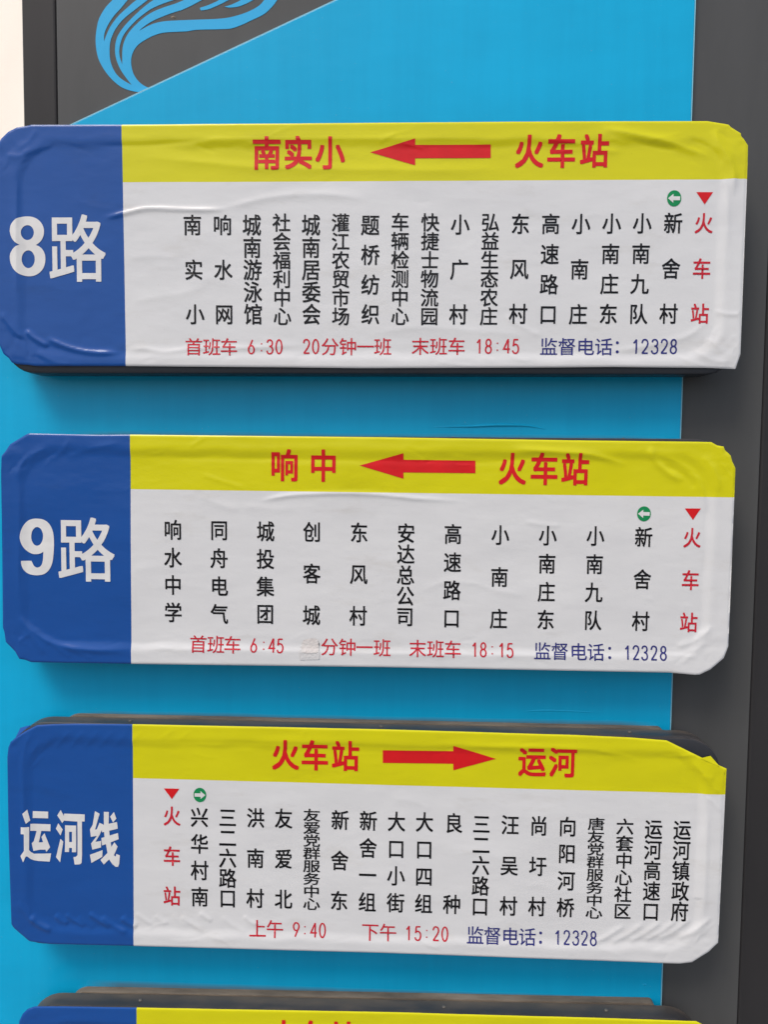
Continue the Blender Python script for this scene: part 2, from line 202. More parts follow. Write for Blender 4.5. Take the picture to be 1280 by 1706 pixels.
WRINKLES = [[([(-257.1, 408.5), (-248.7, 410.3), (-215.2, 410.9), (-33.6, 411.1), (160.8, 410.9)], 0.45, 1.6),
  ([(-406.8, 403.0), (-365.9, 403.6), (-329.8, 404.3), (-291.5, 407.1), (-257.1, 409.2)], -0.7, 3),
  ([(-345.3, 389.5), (-253.4, 381.9), (-177.1, 375.8), (12.0, 372.6), (131.8, 373.8)], 0.9, 7),
  ([(-392.5, 313.6), (-377.0, 316.6), (-357.6, 321.1), (-334.4, 325.5), (-299.7, 324.8), (-253.6, 324.0), (-226.8, 326.3)], 1.8, 3),
  ([(-238.3, 325.5), (-207.6, 332.9), (-177.1, 339.6), (-139.0, 343.3), (-93.4, 342.5), (-47.9, 335.8)], 1.0, 6),
  ([(120.5, 194.1), (143.5, 179.3), (170.1, 166.7)], 0.6, 4), ([(242.2, 147.6), (287.0, 153.8), (324.2, 161.5), (353.7, 170.6), (379.0, 191.5)], 0.8, 5),
  ([(382.4, 200.4), (398.9, 196.0), (418.1, 196.8)], 0.7, 3), ([(372.5, 165.4), (383.9, 160.3), (395.5, 146.9)], 0.7, 4),
  ([(354.3, 154.2), (380.9, 139.4), (403.4, 136.5)], 0.8, 5), ([(146.0, 410.2), (198.0, 405.7), (235.3, 396.9), (264.9, 393.9)], 0.9, 5),
  ([(234.6, 422.3), (279.1, 414.2), (323.6, 403.9), (375.6, 386.4)], 1.9, 6), ([(264.5, 409.9), (301.6, 401.1), (331.2, 395.2)], -0.6, 3),
  ([(372.8, 421.8), (380.8, 403.8), (391.7, 387.9), (399.8, 367.6), (400.2, 338.5)], 1.8, 5), ([(345.4, 409.7), (371.5, 398.0), (386.9, 378.5)], -0.8, 4),
  ([(387.6, 360.3), (393.3, 344.3), (396.0, 272.7)], 0.5, 3), ([(-360.5, 264.0), (-331.0, 266.3), (-292.4, 264.2)], 0.4, 5),
  ([(-358.8, 207.4), (-323.7, 215.1), (-284.9, 221.2), (-253.9, 234.2)], 0.5, 8), ([(-246.0, 316.6), (-200.0, 307.6), (-138.9, 309.2)], -0.3, 6),
  ([(-292.6, 234.0), (-230.8, 240.2), (-177.0, 234.4)], 0.3, 9), ([(-25.5, 360.9), (57.6, 338.7), (162.5, 335.0)], 0.3, 12),
  ([(-61.6, 167.0), (14.6, 178.7), (90.6, 173.8), (166.3, 168.1)], 0.5, 7), ([(-527.2, 195.3), (-511.9, 176.3), (-498.0, 160.3)], 1.2, 5),
  ([(-494.6, 172.5), (-480.7, 161.1), (-463.5, 151.3)], 2.6, 3.5), ([(-468.1, 163.5), (-441.6, 151.4), (-410.3, 144.6), (-367.2, 144.1)], 2.6, 3.8),
  ([(-367.2, 144.1), (-343.7, 149.6), (-312.6, 146.0), (-269.8, 150.0), (-200.0, 151.1), (-123.0, 156.9)], 1.3, 4.5),
  ([(-500.2, 369.0), (-503.1, 301.5), (-504.9, 210.6)], 0.7, 3.5), ([(-519.2, 392.9), (-499.8, 389.8), (-476.4, 398.7), (-449.2, 406.1)], 0.8, 5),
  ([(-499.7, 398.8), (-483.9, 409.9), (-474.4, 424.7)], 0.5, 4), ([(-512.1, 164.8), (-492.6, 155.7), (-489.0, 134.2)], -0.9, 4),
  ([(-481.0, 145.8), (-457.6, 132.1), (-434.0, 128.4)], 0.7, 4), ([(-430.9, 339.0), (-400.0, 327.8), (-369.1, 324.0)], 0.3, 5),
  ([(-467.6, 233.6), (-440.4, 222.3), (-401.3, 230.0)], 0.3, 7)],
 [([(-192.3, -45.7), (-168.8, -40.0), (-137.6, -35.7), (-75.5, -33.5), (-28.9, -35.3), (17.5, -39.4), (86.8, -42.4)], 1.5, 2.8),
  ([(-270.7, -38.8), (-239.3, -50.9), (-215.8, -56.9)], 0.5, 6), ([(-215.8, -50.7), (-176.6, -54.9), (-137.6, -52.8)], 0.4, 7),
  ([(-266.6, -10.8), (-239.2, -19.8), (-207.9, -28.8)], 0.5, 3), ([(-357.7, 10.1), (-215.7, 9.9), (-29.4, 8.7), (93.6, 8.4), (169.8, 15.3)], -0.5, 4),
  ([(131.5, 25.6), (184.9, 23.1), (234.3, 19.0), (283.9, 5.8)], 1.5, 4.5), ([(307.3, 31.9), (313.9, 14.4), (329.5, -0.6), (352.6, -15.6)], 1.8, 4.5),
  ([(315.2, 19.8), (340.4, 12.4), (363.5, -4.1), (377.2, -28.3), (382.8, -57.3)], 1.2, 6), ([(325.5, 6.9), (352.2, -4.2), (368.0, -23.1)], -0.7, 4),
  ([(374.0, 20.4), (389.7, 0.0), (398.2, -26.6)], 0.7, 5), ([(19.1, -159.3), (49.9, -147.1), (88.7, -148.1), (119.8, -157.7), (158.5, -162.6)], 0.5, 5),
  ([(148.7, -66.4), (179.5, -71.4), (198.6, -71.2)], 0.5, 3), ([(-508.9, -199.5), (-499.5, -215.4), (-486.2, -235.2), (-476.0, -252.7)], 1.0, 4),
  ([(-499.4, -207.3), (-486.0, -224.0), (-455.6, -237.9), (-415.5, -243.6), (-361.0, -244.2)], 2.0, 4.5),
  ([(-481.2, -225.5), (-455.8, -244.3), (-439.8, -254.5)], 0.8, 3.5), ([(-451.6, -236.2), (-427.7, -248.6), (-411.7, -255.6)], 0.6, 3.5),
  ([(-495.7, -223.3), (-512.0, -235.7)], 0.7, 3), ([(-361.0, -241.0), (-216.0, -240.0), (-26.8, -241.4), (175.7, -240.9), (329.7, -240.4)], 0.45, 3),
  ([(-463.7, 4.3), (-447.6, 18.5), (-437.0, 34.2)], 0.5, 3), ([(-443.8, 9.2), (-412.0, 20.4), (-372.4, 28.6)], 0.6, 4),
  ([(-507.8, -21.2), (-502.7, -1.5), (-483.3, 14.3), (-467.4, 19.9)], 0.7, 4), ([(-504.7, -21.1), (-507.8, -99.9), (-510.1, -179.5)], 0.55, 3),
  ([(348.4, -226.7), (374.8, -216.9), (395.4, -196.2)], 0.9, 4), ([(329.6, -236.5), (379.4, -238.7)], 0.6, 3), ([(357.8, -165.7), (381.7, -196.4)], 0.3, 6),
  ([(-358.4, -137.4), (-326.5, -131.4), (-294.9, -136.5)], 0.3, 7), ([(-354.7, -165.1), (-295.0, -156.3), (-231.7, -163.2)], 0.3, 9)],
 [([(-502.8, -610.1), (-490.8, -620.7), (-472.7, -629.8)], 2.1136754256655754, 4.479797149479861),
  ([(-468.4, -607.5), (-461.1, -614.9), (-449.9, -619.5)], 1.6734618297053863, 4.801800983501245),
  ([(-454.1, -605.8), (-443.3, -614.6), (-427.0, -623.4)], 1.5609117818921514, 3.0262283791778044),
  ([(-437.3, -609.2), (-428.0, -617.6), (-413.9, -624.5)], 0.9394063185370574, 4.594293982862409),
  ([(-422.3, -604.1), (-410.3, -612.0), (-392.3, -623.7)], 2.007107117086423, 3.4189127649902358),
  ([(-405.6, -608.0), (-390.7, -619.1), (-368.4, -629.6)], 2.1422169834251257, 4.078446937741621),
  ([(-377.4, -607.6), (-368.7, -615.2), (-355.5, -621.8)], 2.1498464684757934, 4.787483355152957),
  ([(-358.6, -602.5), (-348.6, -609.2), (-333.6, -618.7)], 0.7977095700635144, 3.602718201538925),
  ([(-332.4, -604.7), (-325.2, -609.9), (-314.4, -616.4)], 0.5824684487023466, 4.637036149294142),
  ([(-309.2, -602.9), (-299.6, -611.2), (-285.1, -618.5)], 0.39275069715184246, 4.950199126288471),
  ([(-297.2, -604.7), (-284.2, -613.4), (-264.7, -625.8)], 0.9408037279853257, 3.7323689516837213),
  ([(-271.7, -599.2), (-264.4, -603.9), (-253.6, -611.0)], 1.066384924693375, 3.3930433410260163),
  ([(-241.9, -603.6), (-227.5, -614.5), (-205.9, -625.1)], 0.6160949037934342, 4.04940364138624),
  ([(-211.6, -601.6), (-203.7, -608.9), (-191.7, -614.5)], 0.9947707393906852, 3.073263159885655), ([(251.7, -626.4), (271.9, -615.8), (296.5, -598.6)], 1.2, 4.5),
  ([(276.8, -623.9), (297.0, -613.4), (321.6, -595.4)], 1.2, 4.5), ([(299.6, -621.6), (319.7, -611.1), (344.2, -592.3)], 1.2, 4.5),
  ([(319.9, -619.3), (340.0, -608.8), (364.4, -589.2)], 1.2, 4.5), ([(337.9, -617.1), (358.0, -606.6), (382.3, -586.2)], 1.2, 4.5),
  ([(363.7, -614.7), (383.7, -604.2), (407.9, -583.0)], 1.2, 4.5), ([(-464.4, -377.5), (-454.5, -365.8), (-442.9, -352.6)], 0.55, 3),
  ([(-444.9, -377.1), (-435.0, -365.4), (-423.5, -352.1)], 0.5, 3), ([(-425.4, -376.6), (-415.6, -365.0), (-404.1, -351.7)], 0.45000000000000007, 3),
  ([(-406.0, -376.2), (-396.2, -364.6), (-384.7, -351.3)], 0.4, 3), ([(-386.6, -375.8), (-376.8, -364.2), (-365.3, -350.9)], 0.35000000000000003, 3),
  ([(-367.2, -375.3), (-357.4, -363.7), (-346.0, -350.5)], 0.30000000000000004, 3),
  ([(-489.9, -350.3), (-503.3, -373.5), (-508.8, -406.4), (-508.1, -455.8), (-508.2, -547.2)], 0.8, 4), ([(-518.9, -589.4), (-506.9, -607.6), (-494.7, -618.2)], 0.8, 5),
  ([(-359.9, -365.4), (-216.2, -363.9), (-25.5, -366.1), (178.6, -368.0)], -0.35, 1.5), ([(-136.5, -353.2), (-124.6, -344.9)], 0.3, 2.5),
  ([(-296.3, -362.4), (-281.8, -348.3)], 0.4, 3), ([(-320.4, -361.3), (-304.2, -348.0)], 0.4, 3),
  ([(37.5, -361.5), (147.2, -361.5), (225.1, -362.2), (271.9, -367.5), (310.9, -377.8)], 0.7, 3.5), ([(388.6, -392.0), (400.7, -405.3), (411.2, -418.7)], 0.9, 3),
  ([(372.7, -376.4), (392.5, -393.5), (404.3, -398.1)], 0.8, 5), ([(395.9, -422.3), (405.5, -431.7), (415.9, -442.6)], 0.6, 3),
  ([(397.1, -433.5), (397.6, -514.1), (397.1, -587.4)], 0.6, 3), ([(-16.9, -435.6), (14.8, -438.8), (38.7, -450.4)], 0.4, 6),
  ([(63.4, -511.0), (102.9, -505.8), (142.6, -517.0)], 0.4, 9), ([(-184.1, -521.8), (-152.0, -529.1), (-119.9, -521.7)], 0.3, 8),
  ([(326.8, -638.9), (373.0, -612.8), (407.6, -595.3)], 0.5, 6)],
 [([(-464.0, -757.3), (-298.7, -756.7), (107.2, -747.7)], 0.3, 3)]]
FLAPS = [[(384.8, -371.4), (398.6, -368.3), (410.6, -381.9)], [(-519.5, -365.6), (-514.7, -353.3), (-499.6, -348.1), (-496.5, -354.5)]]
HAND_CUT = {0: [('8', 1,
      [[[(-489.5, 315.8), (-482.4, 315.2), (-475.9, 312.3), (-471.0, 307.5), (-468.3, 301.7), (-467.8, 296.0), (-468.9, 290.3), (-472.0, 285.1), (-475.6, 281.9),
         (-478.6, 280.0), (-473.3, 277.6), (-469.5, 273.6), (-467.2, 268.4), (-466.6, 262.1), (-467.7, 255.2), (-470.5, 249.4), (-475.4, 244.5), (-482.0, 241.4),
         (-489.1, 240.6), (-496.3, 241.8), (-502.2, 244.4), (-507.5, 249.3), (-510.9, 255.7), (-512.2, 262.6), (-511.6, 268.4), (-508.8, 273.5), (-504.5, 277.6),
         (-499.1, 279.9), (-504.4, 282.8), (-508.5, 287.4), (-510.8, 293.1), (-511.4, 298.3), (-510.0, 304.6), (-506.3, 309.7), (-501.5, 313.2), (-495.5, 315.2)],
        [(-480.9, 295.5), (-481.2, 293.1), (-482.1, 290.9), (-483.4, 288.9), (-485.2, 287.4), (-487.2, 286.5), (-489.4, 286.2), (-491.5, 286.5), (-493.5, 287.4),
         (-495.2, 288.9), (-496.5, 290.8), (-497.3, 293.1), (-497.5, 295.5), (-497.2, 297.9), (-496.3, 300.2), (-495.0, 302.1), (-493.2, 303.6), (-491.2, 304.6),
         (-489.0, 304.9), (-486.9, 304.6), (-484.9, 303.6), (-483.2, 302.1), (-481.9, 300.2), (-481.1, 298.0)],
        [(-480.4, 262.2), (-480.7, 259.3), (-481.6, 256.6), (-483.0, 254.2), (-484.8, 252.4), (-486.8, 251.3), (-489.0, 250.9), (-491.1, 251.3), (-493.1, 252.4),
         (-494.8, 254.2), (-496.1, 256.5), (-496.9, 259.2), (-497.1, 262.2), (-496.8, 265.1), (-495.9, 267.8), (-494.5, 270.1), (-492.7, 271.9), (-490.7, 273.0),
         (-488.5, 273.4), (-486.4, 273.0), (-484.4, 271.9), (-482.7, 270.1), (-481.4, 267.8), (-480.6, 265.1)]]])],
 1: [('9', 1,
      [[[(-482.7, -71.1), (-475.4, -72.1), (-469.4, -75.6), (-465.3, -80.9), (-462.6, -88.1), (-461.6, -95.9), (-461.4, -106.8), (-462.1, -117.6), (-463.6, -127.3),
         (-466.2, -134.6), (-470.5, -140.7), (-476.7, -144.5), (-485.3, -145.8), (-492.6, -145.0), (-498.7, -142.4), (-502.9, -137.6), (-504.9, -131.6), (-505.1, -126.9),
         (-491.7, -126.7), (-490.5, -129.5), (-488.4, -133.4), (-484.8, -135.5), (-480.8, -134.5), (-478.0, -131.2), (-476.4, -125.1), (-475.6, -114.5), (-479.3, -116.7),
         (-485.4, -118.0), (-492.1, -116.9), (-498.7, -112.7), (-503.2, -106.7), (-505.8, -98.9), (-505.8, -92.9), (-504.0, -85.6), (-500.5, -79.0), (-495.6, -74.1),
         (-489.4, -71.6)],
        [(-475.8, -94.3), (-476.2, -97.5), (-477.0, -100.5), (-478.3, -103.1), (-480.0, -105.1), (-481.9, -106.3), (-484.0, -106.8), (-486.0, -106.4), (-487.9, -105.2),
         (-489.5, -103.2), (-490.7, -100.7), (-491.5, -97.7), (-491.7, -94.5), (-491.3, -91.3), (-490.5, -88.3), (-489.2, -85.8), (-487.5, -83.8), (-485.6, -82.5),
         (-483.5, -82.1), (-481.5, -82.5), (-479.6, -83.7), (-478.0, -85.6), (-476.8, -88.2), (-476.0, -91.1)]]])],
 2: [('运', 0,
      [[[(-509.4, -467.6), (-503.2, -461.9), (-499.7, -477.1), (-505.2, -481.3)]], [[(-496.3, -464.4), (-475.4, -464.8), (-475.8, -474.1), (-496.5, -473.9)]],
       [[(-499.4, -481.7), (-472.6, -482.2), (-473.0, -491.9), (-485.3, -491.6), (-489.0, -507.6), (-483.2, -507.1), (-485.4, -500.0), (-481.1, -494.7), (-473.8, -514.0),
         (-479.0, -520.6), (-480.2, -517.4), (-487.3, -517.6), (-496.5, -519.5), (-498.4, -508.8), (-495.8, -506.1), (-491.7, -491.8), (-499.9, -491.3)]],
       [[(-512.3, -486.2), (-501.0, -485.9), (-501.9, -518.0), (-499.5, -520.9), (-495.7, -523.4), (-472.5, -522.4), (-474.5, -533.8), (-490.1, -533.3), (-495.9, -532.4),
         (-500.3, -530.3), (-504.4, -526.5), (-506.4, -526.8), (-510.0, -534.8), (-513.5, -526.1), (-508.4, -518.8), (-508.0, -495.7), (-512.5, -495.8)]]]),
     ('河', 0,
      [[[(-463.2, -469.7), (-458.5, -462.1), (-454.3, -470.1), (-453.7, -466.9), (-425.7, -467.2), (-426.1, -477.1), (-429.8, -477.2), (-430.4, -523.2), (-431.0, -533.6),
         (-432.3, -535.8), (-434.5, -536.7), (-440.5, -537.0), (-442.3, -526.8), (-438.8, -526.3), (-436.6, -524.0), (-435.9, -477.4), (-454.2, -476.6),
         (-456.6, -480.1)]],
       [[(-465.4, -488.1), (-462.1, -480.6), (-456.1, -488.9), (-459.4, -497.4)]], [[(-459.5, -501.9), (-455.7, -506.0), (-460.4, -534.4), (-465.9, -527.4)]],
       [[(-452.8, -483.0), (-437.8, -483.0), (-438.4, -519.8), (-444.1, -520.0), (-444.0, -514.2), (-447.8, -514.1), (-448.0, -519.8), (-453.7, -520.0)],
        [(-447.5, -491.9), (-443.6, -491.8), (-443.9, -506.1), (-447.7, -506.2)]]]),
     ('线', 0,
      [[[(-411.8, -462.3), (-405.5, -465.6), (-412.1, -487.8), (-409.6, -487.4), (-405.9, -478.3), (-400.6, -480.4), (-402.6, -487.5), (-405.8, -494.7), (-411.9, -504.8),
         (-404.0, -503.3), (-404.4, -512.4), (-416.3, -515.8), (-417.8, -507.3), (-409.7, -496.5), (-418.0, -498.0), (-418.9, -487.7), (-415.2, -481.4)]],
       [[(-419.6, -522.9), (-402.3, -516.0), (-402.8, -525.3), (-417.8, -534.2)]],
       [[(-399.7, -462.9), (-392.9, -463.0), (-393.3, -478.9), (-392.9, -488.6), (-392.0, -498.9), (-390.1, -511.1), (-386.0, -504.5), (-381.7, -510.5), (-386.9, -522.7),
         (-384.4, -524.3), (-383.6, -520.7), (-378.8, -522.4), (-379.8, -534.2), (-381.5, -538.5), (-384.7, -538.6), (-389.1, -535.1), (-393.4, -528.5), (-400.9, -535.8),
         (-405.4, -529.7), (-395.6, -519.7), (-397.7, -506.8), (-399.5, -496.5), (-400.0, -483.6)]],
       [[(-403.1, -481.7), (-382.1, -476.4), (-381.2, -485.7), (-397.5, -490.2), (-402.6, -491.4)]],
       [[(-403.7, -499.2), (-381.0, -491.7), (-380.1, -500.1), (-392.6, -505.6), (-402.8, -509.5)]],
       [[(-391.2, -469.4), (-386.0, -462.8), (-382.8, -471.8), (-387.4, -477.4)]]])]}

# ------------------------------------------------------------------ helpers
def link(o, parent=None):
    COL.objects.link(o)
    if parent:
        o.parent = parent
    return o

def tag(o, label=None, cat=None, group=None, kind=None):
    if label: o['label'] = label
    if cat: o['category'] = cat
    if group: o['group'] = group
    if kind: o['kind'] = kind
    return o

def origin_of(parent):
    p = Vector((0, 0, 0))
    while parent:
        p += parent.location
        parent = parent.parent
    return p

def mesh_obj(name, verts, faces, mat, parent=None, smooth=True):
    """verts in world coordinates (metres)"""
    o0 = origin_of(parent)
    v = np.asarray(verts, dtype=float) - np.array(o0)
    me = bpy.data.meshes.new(name)
    me.from_pydata(v.tolist(), [], faces)
    me.materials.append(mat)
    me.update()
    if smooth:
        me.polygons.foreach_set('use_smooth', [True] * len(me.polygons))
    return link(bpy.data.objects.new(name, me), parent)

def bm_obj(name, bm, mat, parent=None, smooth_angle=None):
    o0 = origin_of(parent)
    bmesh.ops.translate(bm, verts=bm.verts, vec=-o0)
    bmesh.ops.recalc_face_normals(bm, faces=bm.faces)
    me = bpy.data.meshes.new(name)
    bm.to_mesh(me)
    bm.free()
    me.materials.append(mat)
    if smooth_angle:
        me.polygons.foreach_set('use_smooth', [True] * len(me.polygons))
        me.set_sharp_from_angle(angle=R(smooth_angle))
    return link(bpy.data.objects.new(name, me), parent)

def empty(name, loc):
    o = bpy.data.objects.new(name, None)
    o.empty_display_size = 0.05
    link(o)
    o.location = loc
    return o

def prism(poly, y0, y1, bevel=0.0):
    """poly: [(x,z)] metres (world), extruded from y0 (front) to y1 (back)"""
    bm = bmesh.new()
    f = [bm.verts.new((x, y0, z)) for x, z in poly]
    b = [bm.verts.new((x, y1, z)) for x, z in poly]
    ff = bm.faces.new(f)
    bm.faces.new(b[::-1])
    n = len(poly)
    for i in range(n):
        j = (i + 1) % n
        bm.faces.new((f[i], b[i], b[j], f[j]))
    if bevel:
        bmesh.ops.bevel(bm, geom=list(ff.edges), offset=bevel, segments=3, affect='EDGES', profile=0.5)
    return bm

# ------------------------------------------------------------------ materials
def new_mat(name):
    m = bpy.data.materials.new(name)
    m.use_nodes = True
    nt = m.node_tree
    b = nt.nodes['Principled BSDF']
    return m, nt, b

def nd(nt, kind, **kw):
    n = nt.nodes.new(kind)
    for k, v in kw.items():
        setattr(n, k, v)
    return n

def noise_node(nt, scale, detail=4, rough=0.55, vec=None, stretch=None):
    n = nd(nt, 'ShaderNodeTexNoise')
    n.inputs['Scale'].default_value = scale
    n.inputs['Detail'].default_value = detail
    n.inputs['Roughness'].default_value = rough
    g = nd(nt, 'ShaderNodeNewGeometry')
    src = g.outputs['Position']
    if stretch:
        mp = nd(nt, 'ShaderNodeMapping')
        mp.inputs['Scale'].default_value = stretch
        nt.links.new(src, mp.inputs['Vector'])
        src = mp.outputs['Vector']
    nt.links.new(src, n.inputs['Vector'])
    return n

def ramp(nt, fac, stops):
    r = nd(nt, 'ShaderNodeValToRGB')
    e = r.color_ramp.elements
    while len(e) < len(stops):
        e.new(0.5)
    for el, (p, c) in zip(e, stops):
        el.position = p
        el.color = (*c, 1) if len(c) == 3 else c
    nt.links.new(fac, r.inputs['Fac'])
    return r

def mix(nt, fac, a, b, mode='MIX'):
    m = nd(nt, 'ShaderNodeMix', data_type='RGBA', blend_type=mode)
    for sock, v in ((m.inputs[0], fac), (m.inputs[6], a), (m.inputs[7], b)):
        if isinstance(v, (int, float)):
            sock.default_value = v
        elif isinstance(v, tuple):
            sock.default_value = (*v, 1)
        else:
            nt.links.new(v, sock)
    return m.outputs[2]

def math_n(nt, op, a, b=None, clamp=False):
    m = nd(nt, 'ShaderNodeMath', operation=op, use_clamp=clamp)
    for i, v in enumerate((a, b)):
        if v is None: continue
        if isinstance(v, (int, float)):
            m.inputs[i].default_value = v
        else:
            nt.links.new(v, m.inputs[i])
    return m.outputs[0]

def bump(nt, b, height, strength, dist, prev=None):
    bn = nd(nt, 'ShaderNodeBump')
    bn.inputs['Strength'].default_value = strength
    bn.inputs['Distance'].default_value = dist
    nt.links.new(height, bn.inputs['Height'])
    if prev: nt.links.new(prev, bn.inputs['Normal'])
    nt.links.new(bn.outputs['Normal'], b.inputs['Normal'])
    return bn.outputs['Normal']

WHITE_INK = (0.640, 0.645, 0.645)
YELLOW_INK = (0.60, 0.57, 0.005)
BLUE_INK = (0.008, 0.070, 0.290)
RED_INK = (0.58, 0.008, 0.012)
DARKRED_INK = (0.50, 0.015, 0.03)
GREEN_INK = (0.005, 0.22, 0.07)
BLACK_INK = (0.004, 0.004, 0.005)
NAVY_INK = (0.022, 0.025, 0.16)

def plain_mat(name, col, rough=0.35, var=0.06, nscale=40, bumpd=0.0001, spec=0.28):
    m, nt, b = new_mat(name)
    n = noise_node(nt, nscale, 5)
    c = ramp(nt, n.outputs['Fac'], [(0.3, tuple(x * (1 - var) for x in col)), (0.7, tuple(min(1, x * (1 + var)) for x in col))])
    nt.links.new(c.outputs['Color'], b.inputs['Base Color'])
    b.inputs['Roughness'].default_value = rough
    b.inputs['Specular IOR Level'].default_value = spec
    n2 = noise_node(nt, nscale * 6, 3)
    bump(nt, b, n2.outputs['Fac'], 0.4, bumpd)
    return m

def print_mat(name, vb, yw):
    """vinyl print: blue | yellow band over white, divided by two straight printed edges"""
    m, nt, b = new_mat(name)
    g = nd(nt, 'ShaderNodeNewGeometry')
    sp = nd(nt, 'ShaderNodeSeparateXYZ')
    nt.links.new(g.outputs['Position'], sp.inputs[0])
    X, Z = sp.outputs['X'], sp.outputs['Z']
    (x0, z0), (x1, z1) = vb
    k = (x1 - x0) / (z1 - z0)
    lx = math_n(nt, 'ADD', math_n(nt, 'MULTIPLY', math_n(nt, 'SUBTRACT', Z, z0), k), x0)
    isblue = math_n(nt, 'LESS_THAN', X, lx)
    (x0, z0), (x1, z1) = yw
    k = (z1 - z0) / (x1 - x0)
    lz = math_n(nt, 'ADD', math_n(nt, 'MULTIPLY', math_n(nt, 'SUBTRACT', X, x0), k), z0)
    isyel = math_n(nt, 'GREATER_THAN', Z, lz)
    n = noise_node(nt, 9, 4, stretch=(1, 1, 2.5))
    var = ramp(nt, n.outputs['Fac'], [(0.3, (0.93, 0.93, 0.935)), (0.7, (1, 1, 1))])
    c = mix(nt, isyel, WHITE_INK, YELLOW_INK)
    c = mix(nt, isblue, c, BLUE_INK)
    c = mix(nt, 1.0, c, var.outputs['Color'], 'MULTIPLY')
    # faint grime specks
    sp2 = noise_node(nt, 260, 2)
    sk = ramp(nt, sp2.outputs['Fac'], [(0.74, (1, 1, 1)), (0.80, (0.80, 0.78, 0.75))])
    c = mix(nt, 0.6, c, sk.outputs['Color'], 'MULTIPLY')
    gr = noise_node(nt, 18, 6, 0.7, stretch=(0.5, 1, 1.6))
    gk = ramp(nt, gr.outputs['Fac'], [(0.56, (1, 1, 1)), (0.72, (0.90, 0.885, 0.86))])
    c = mix(nt, 0.8, c, gk.outputs['Color'], 'MULTIPLY')
    nt.links.new(c, b.inputs['Base Color'])
    rn = noise_node(nt, 14, 4)
    rr = ramp(nt, rn.outputs['Fac'], [(0.3, (0.15,) * 3), (0.7, (0.27,) * 3)])
    nt.links.new(rr.outputs['Color'], b.inputs['Roughness'])
    b.inputs['Specular IOR Level'].default_value = 0.32
    n1 = noise_node(nt, 34, 4, stretch=(0.7, 1, 1.6))
    p = bump(nt, b, n1.outputs['Fac'], 0.3, 0.0010)
    n2 = noise_node(nt, 700, 2)
    bump(nt, b, n2.outputs['Fac'], 0.15, 0.0001, p)
    return m

INK = {
    'k': plain_mat('black_ink', BLACK_INK, 0.4),
    'r': plain_mat('timetable_red_ink', DARKRED_INK, 0.4),
    'h': plain_mat('heading_red_ink', RED_INK, 0.36),
    'n': plain_mat('navy_ink', NAVY_INK, 0.4),
    'w': plain_mat('white_ink', (0.64, 0.64, 0.63), 0.36),
    'g': plain_mat('green_ink', GREEN_INK, 0.36),
}

# dark painted metal of the sign frames, dusty on the faces that look up
def frame_mat():
    m, nt, b = new_mat('dusty_dark_metal')
    g = nd(nt, 'ShaderNodeNewGeometry')
    sp = nd(nt, 'ShaderNodeSeparateXYZ')
    nt.links.new(g.outputs['Normal'], sp.inputs[0])
    up = math_n(nt, 'MULTIPLY', sp.outputs['Z'], 1.0, True)
    n = noise_node(nt, 38, 5, 0.55, stretch=(0.4, 1, 1))
    n2 = noise_node(nt, 13, 3)
    f = ramp(nt, n.outputs['Fac'], [(0.36, (0, 0, 0)), (0.72, (1, 1, 1))])
    f2 = ramp(nt, n2.outputs['Fac'], [(0.35, (0.25,) * 3), (0.65, (1,) * 3)])
    d = mix(nt, 1.0, f.outputs['Color'], f2.outputs['Color'], 'MULTIPLY')
    fac = math_n(nt, 'MULTIPLY', math_n(nt, 'ADD', math_n(nt, 'MULTIPLY', d, 0.75), 0.12), up, True)
    gp = nd(nt, 'ShaderNodeSeparateXYZ')
    nt.links.new(g.outputs['Position'], gp.inputs[0])
    rear = math_n(nt, 'DIVIDE', math_n(nt, 'SUBTRACT', gp.outputs['Y'], 0.016), 0.016, True)
    fac = math_n(nt, 'ADD', math_n(nt, 'MULTIPLY', fac, 0.42), math_n(nt, 'MULTIPLY', math_n(nt, 'MULTIPLY', rear, up), math_n(nt, 'MULTIPLY', n.outputs['Fac'], 0.75)), True)
    c = mix(nt, fac, (0.022, 0.025, 0.031), (0.19, 0.15, 0.11))
    nt.links.new(c, b.inputs['Base Color'])
    b.inputs['Specular IOR Level'].default_value = 0.3
    r = math_n(nt, 'ADD', math_n(nt, 'MULTIPLY', fac, 0.5), 0.40)
    nt.links.new(r, b.inputs['Roughness'])
    bump(nt, b, n.outputs['Fac'], 0.5, 0.0008)
    return m
M_FRAME = frame_mat()

def spacer_mat():
    m, nt, b = new_mat('brown_dusty_spacer')
    n = noise_node(nt, 40, 6, 0.6, stretch=(0.25, 1, 1))
    c = ramp(nt, n.outputs['Fac'], [(0.32, (0.09, 0.072, 0.056)), (0.55, (0.19, 0.15, 0.11)), (0.75, (0.27, 0.22, 0.17))])
    nt.links.new(c.outputs['Color'], b.inputs['Base Color'])
    b.inputs['Roughness'].default_value = 0.85
    bump(nt, b, n.outputs['Fac'], 0.5, 0.001)
    return m
M_SPACER = spacer_mat()
M_SCREW = plain_mat('dull_screw_metal', (0.10, 0.095, 0.085), 0.5, 0.2, 300)

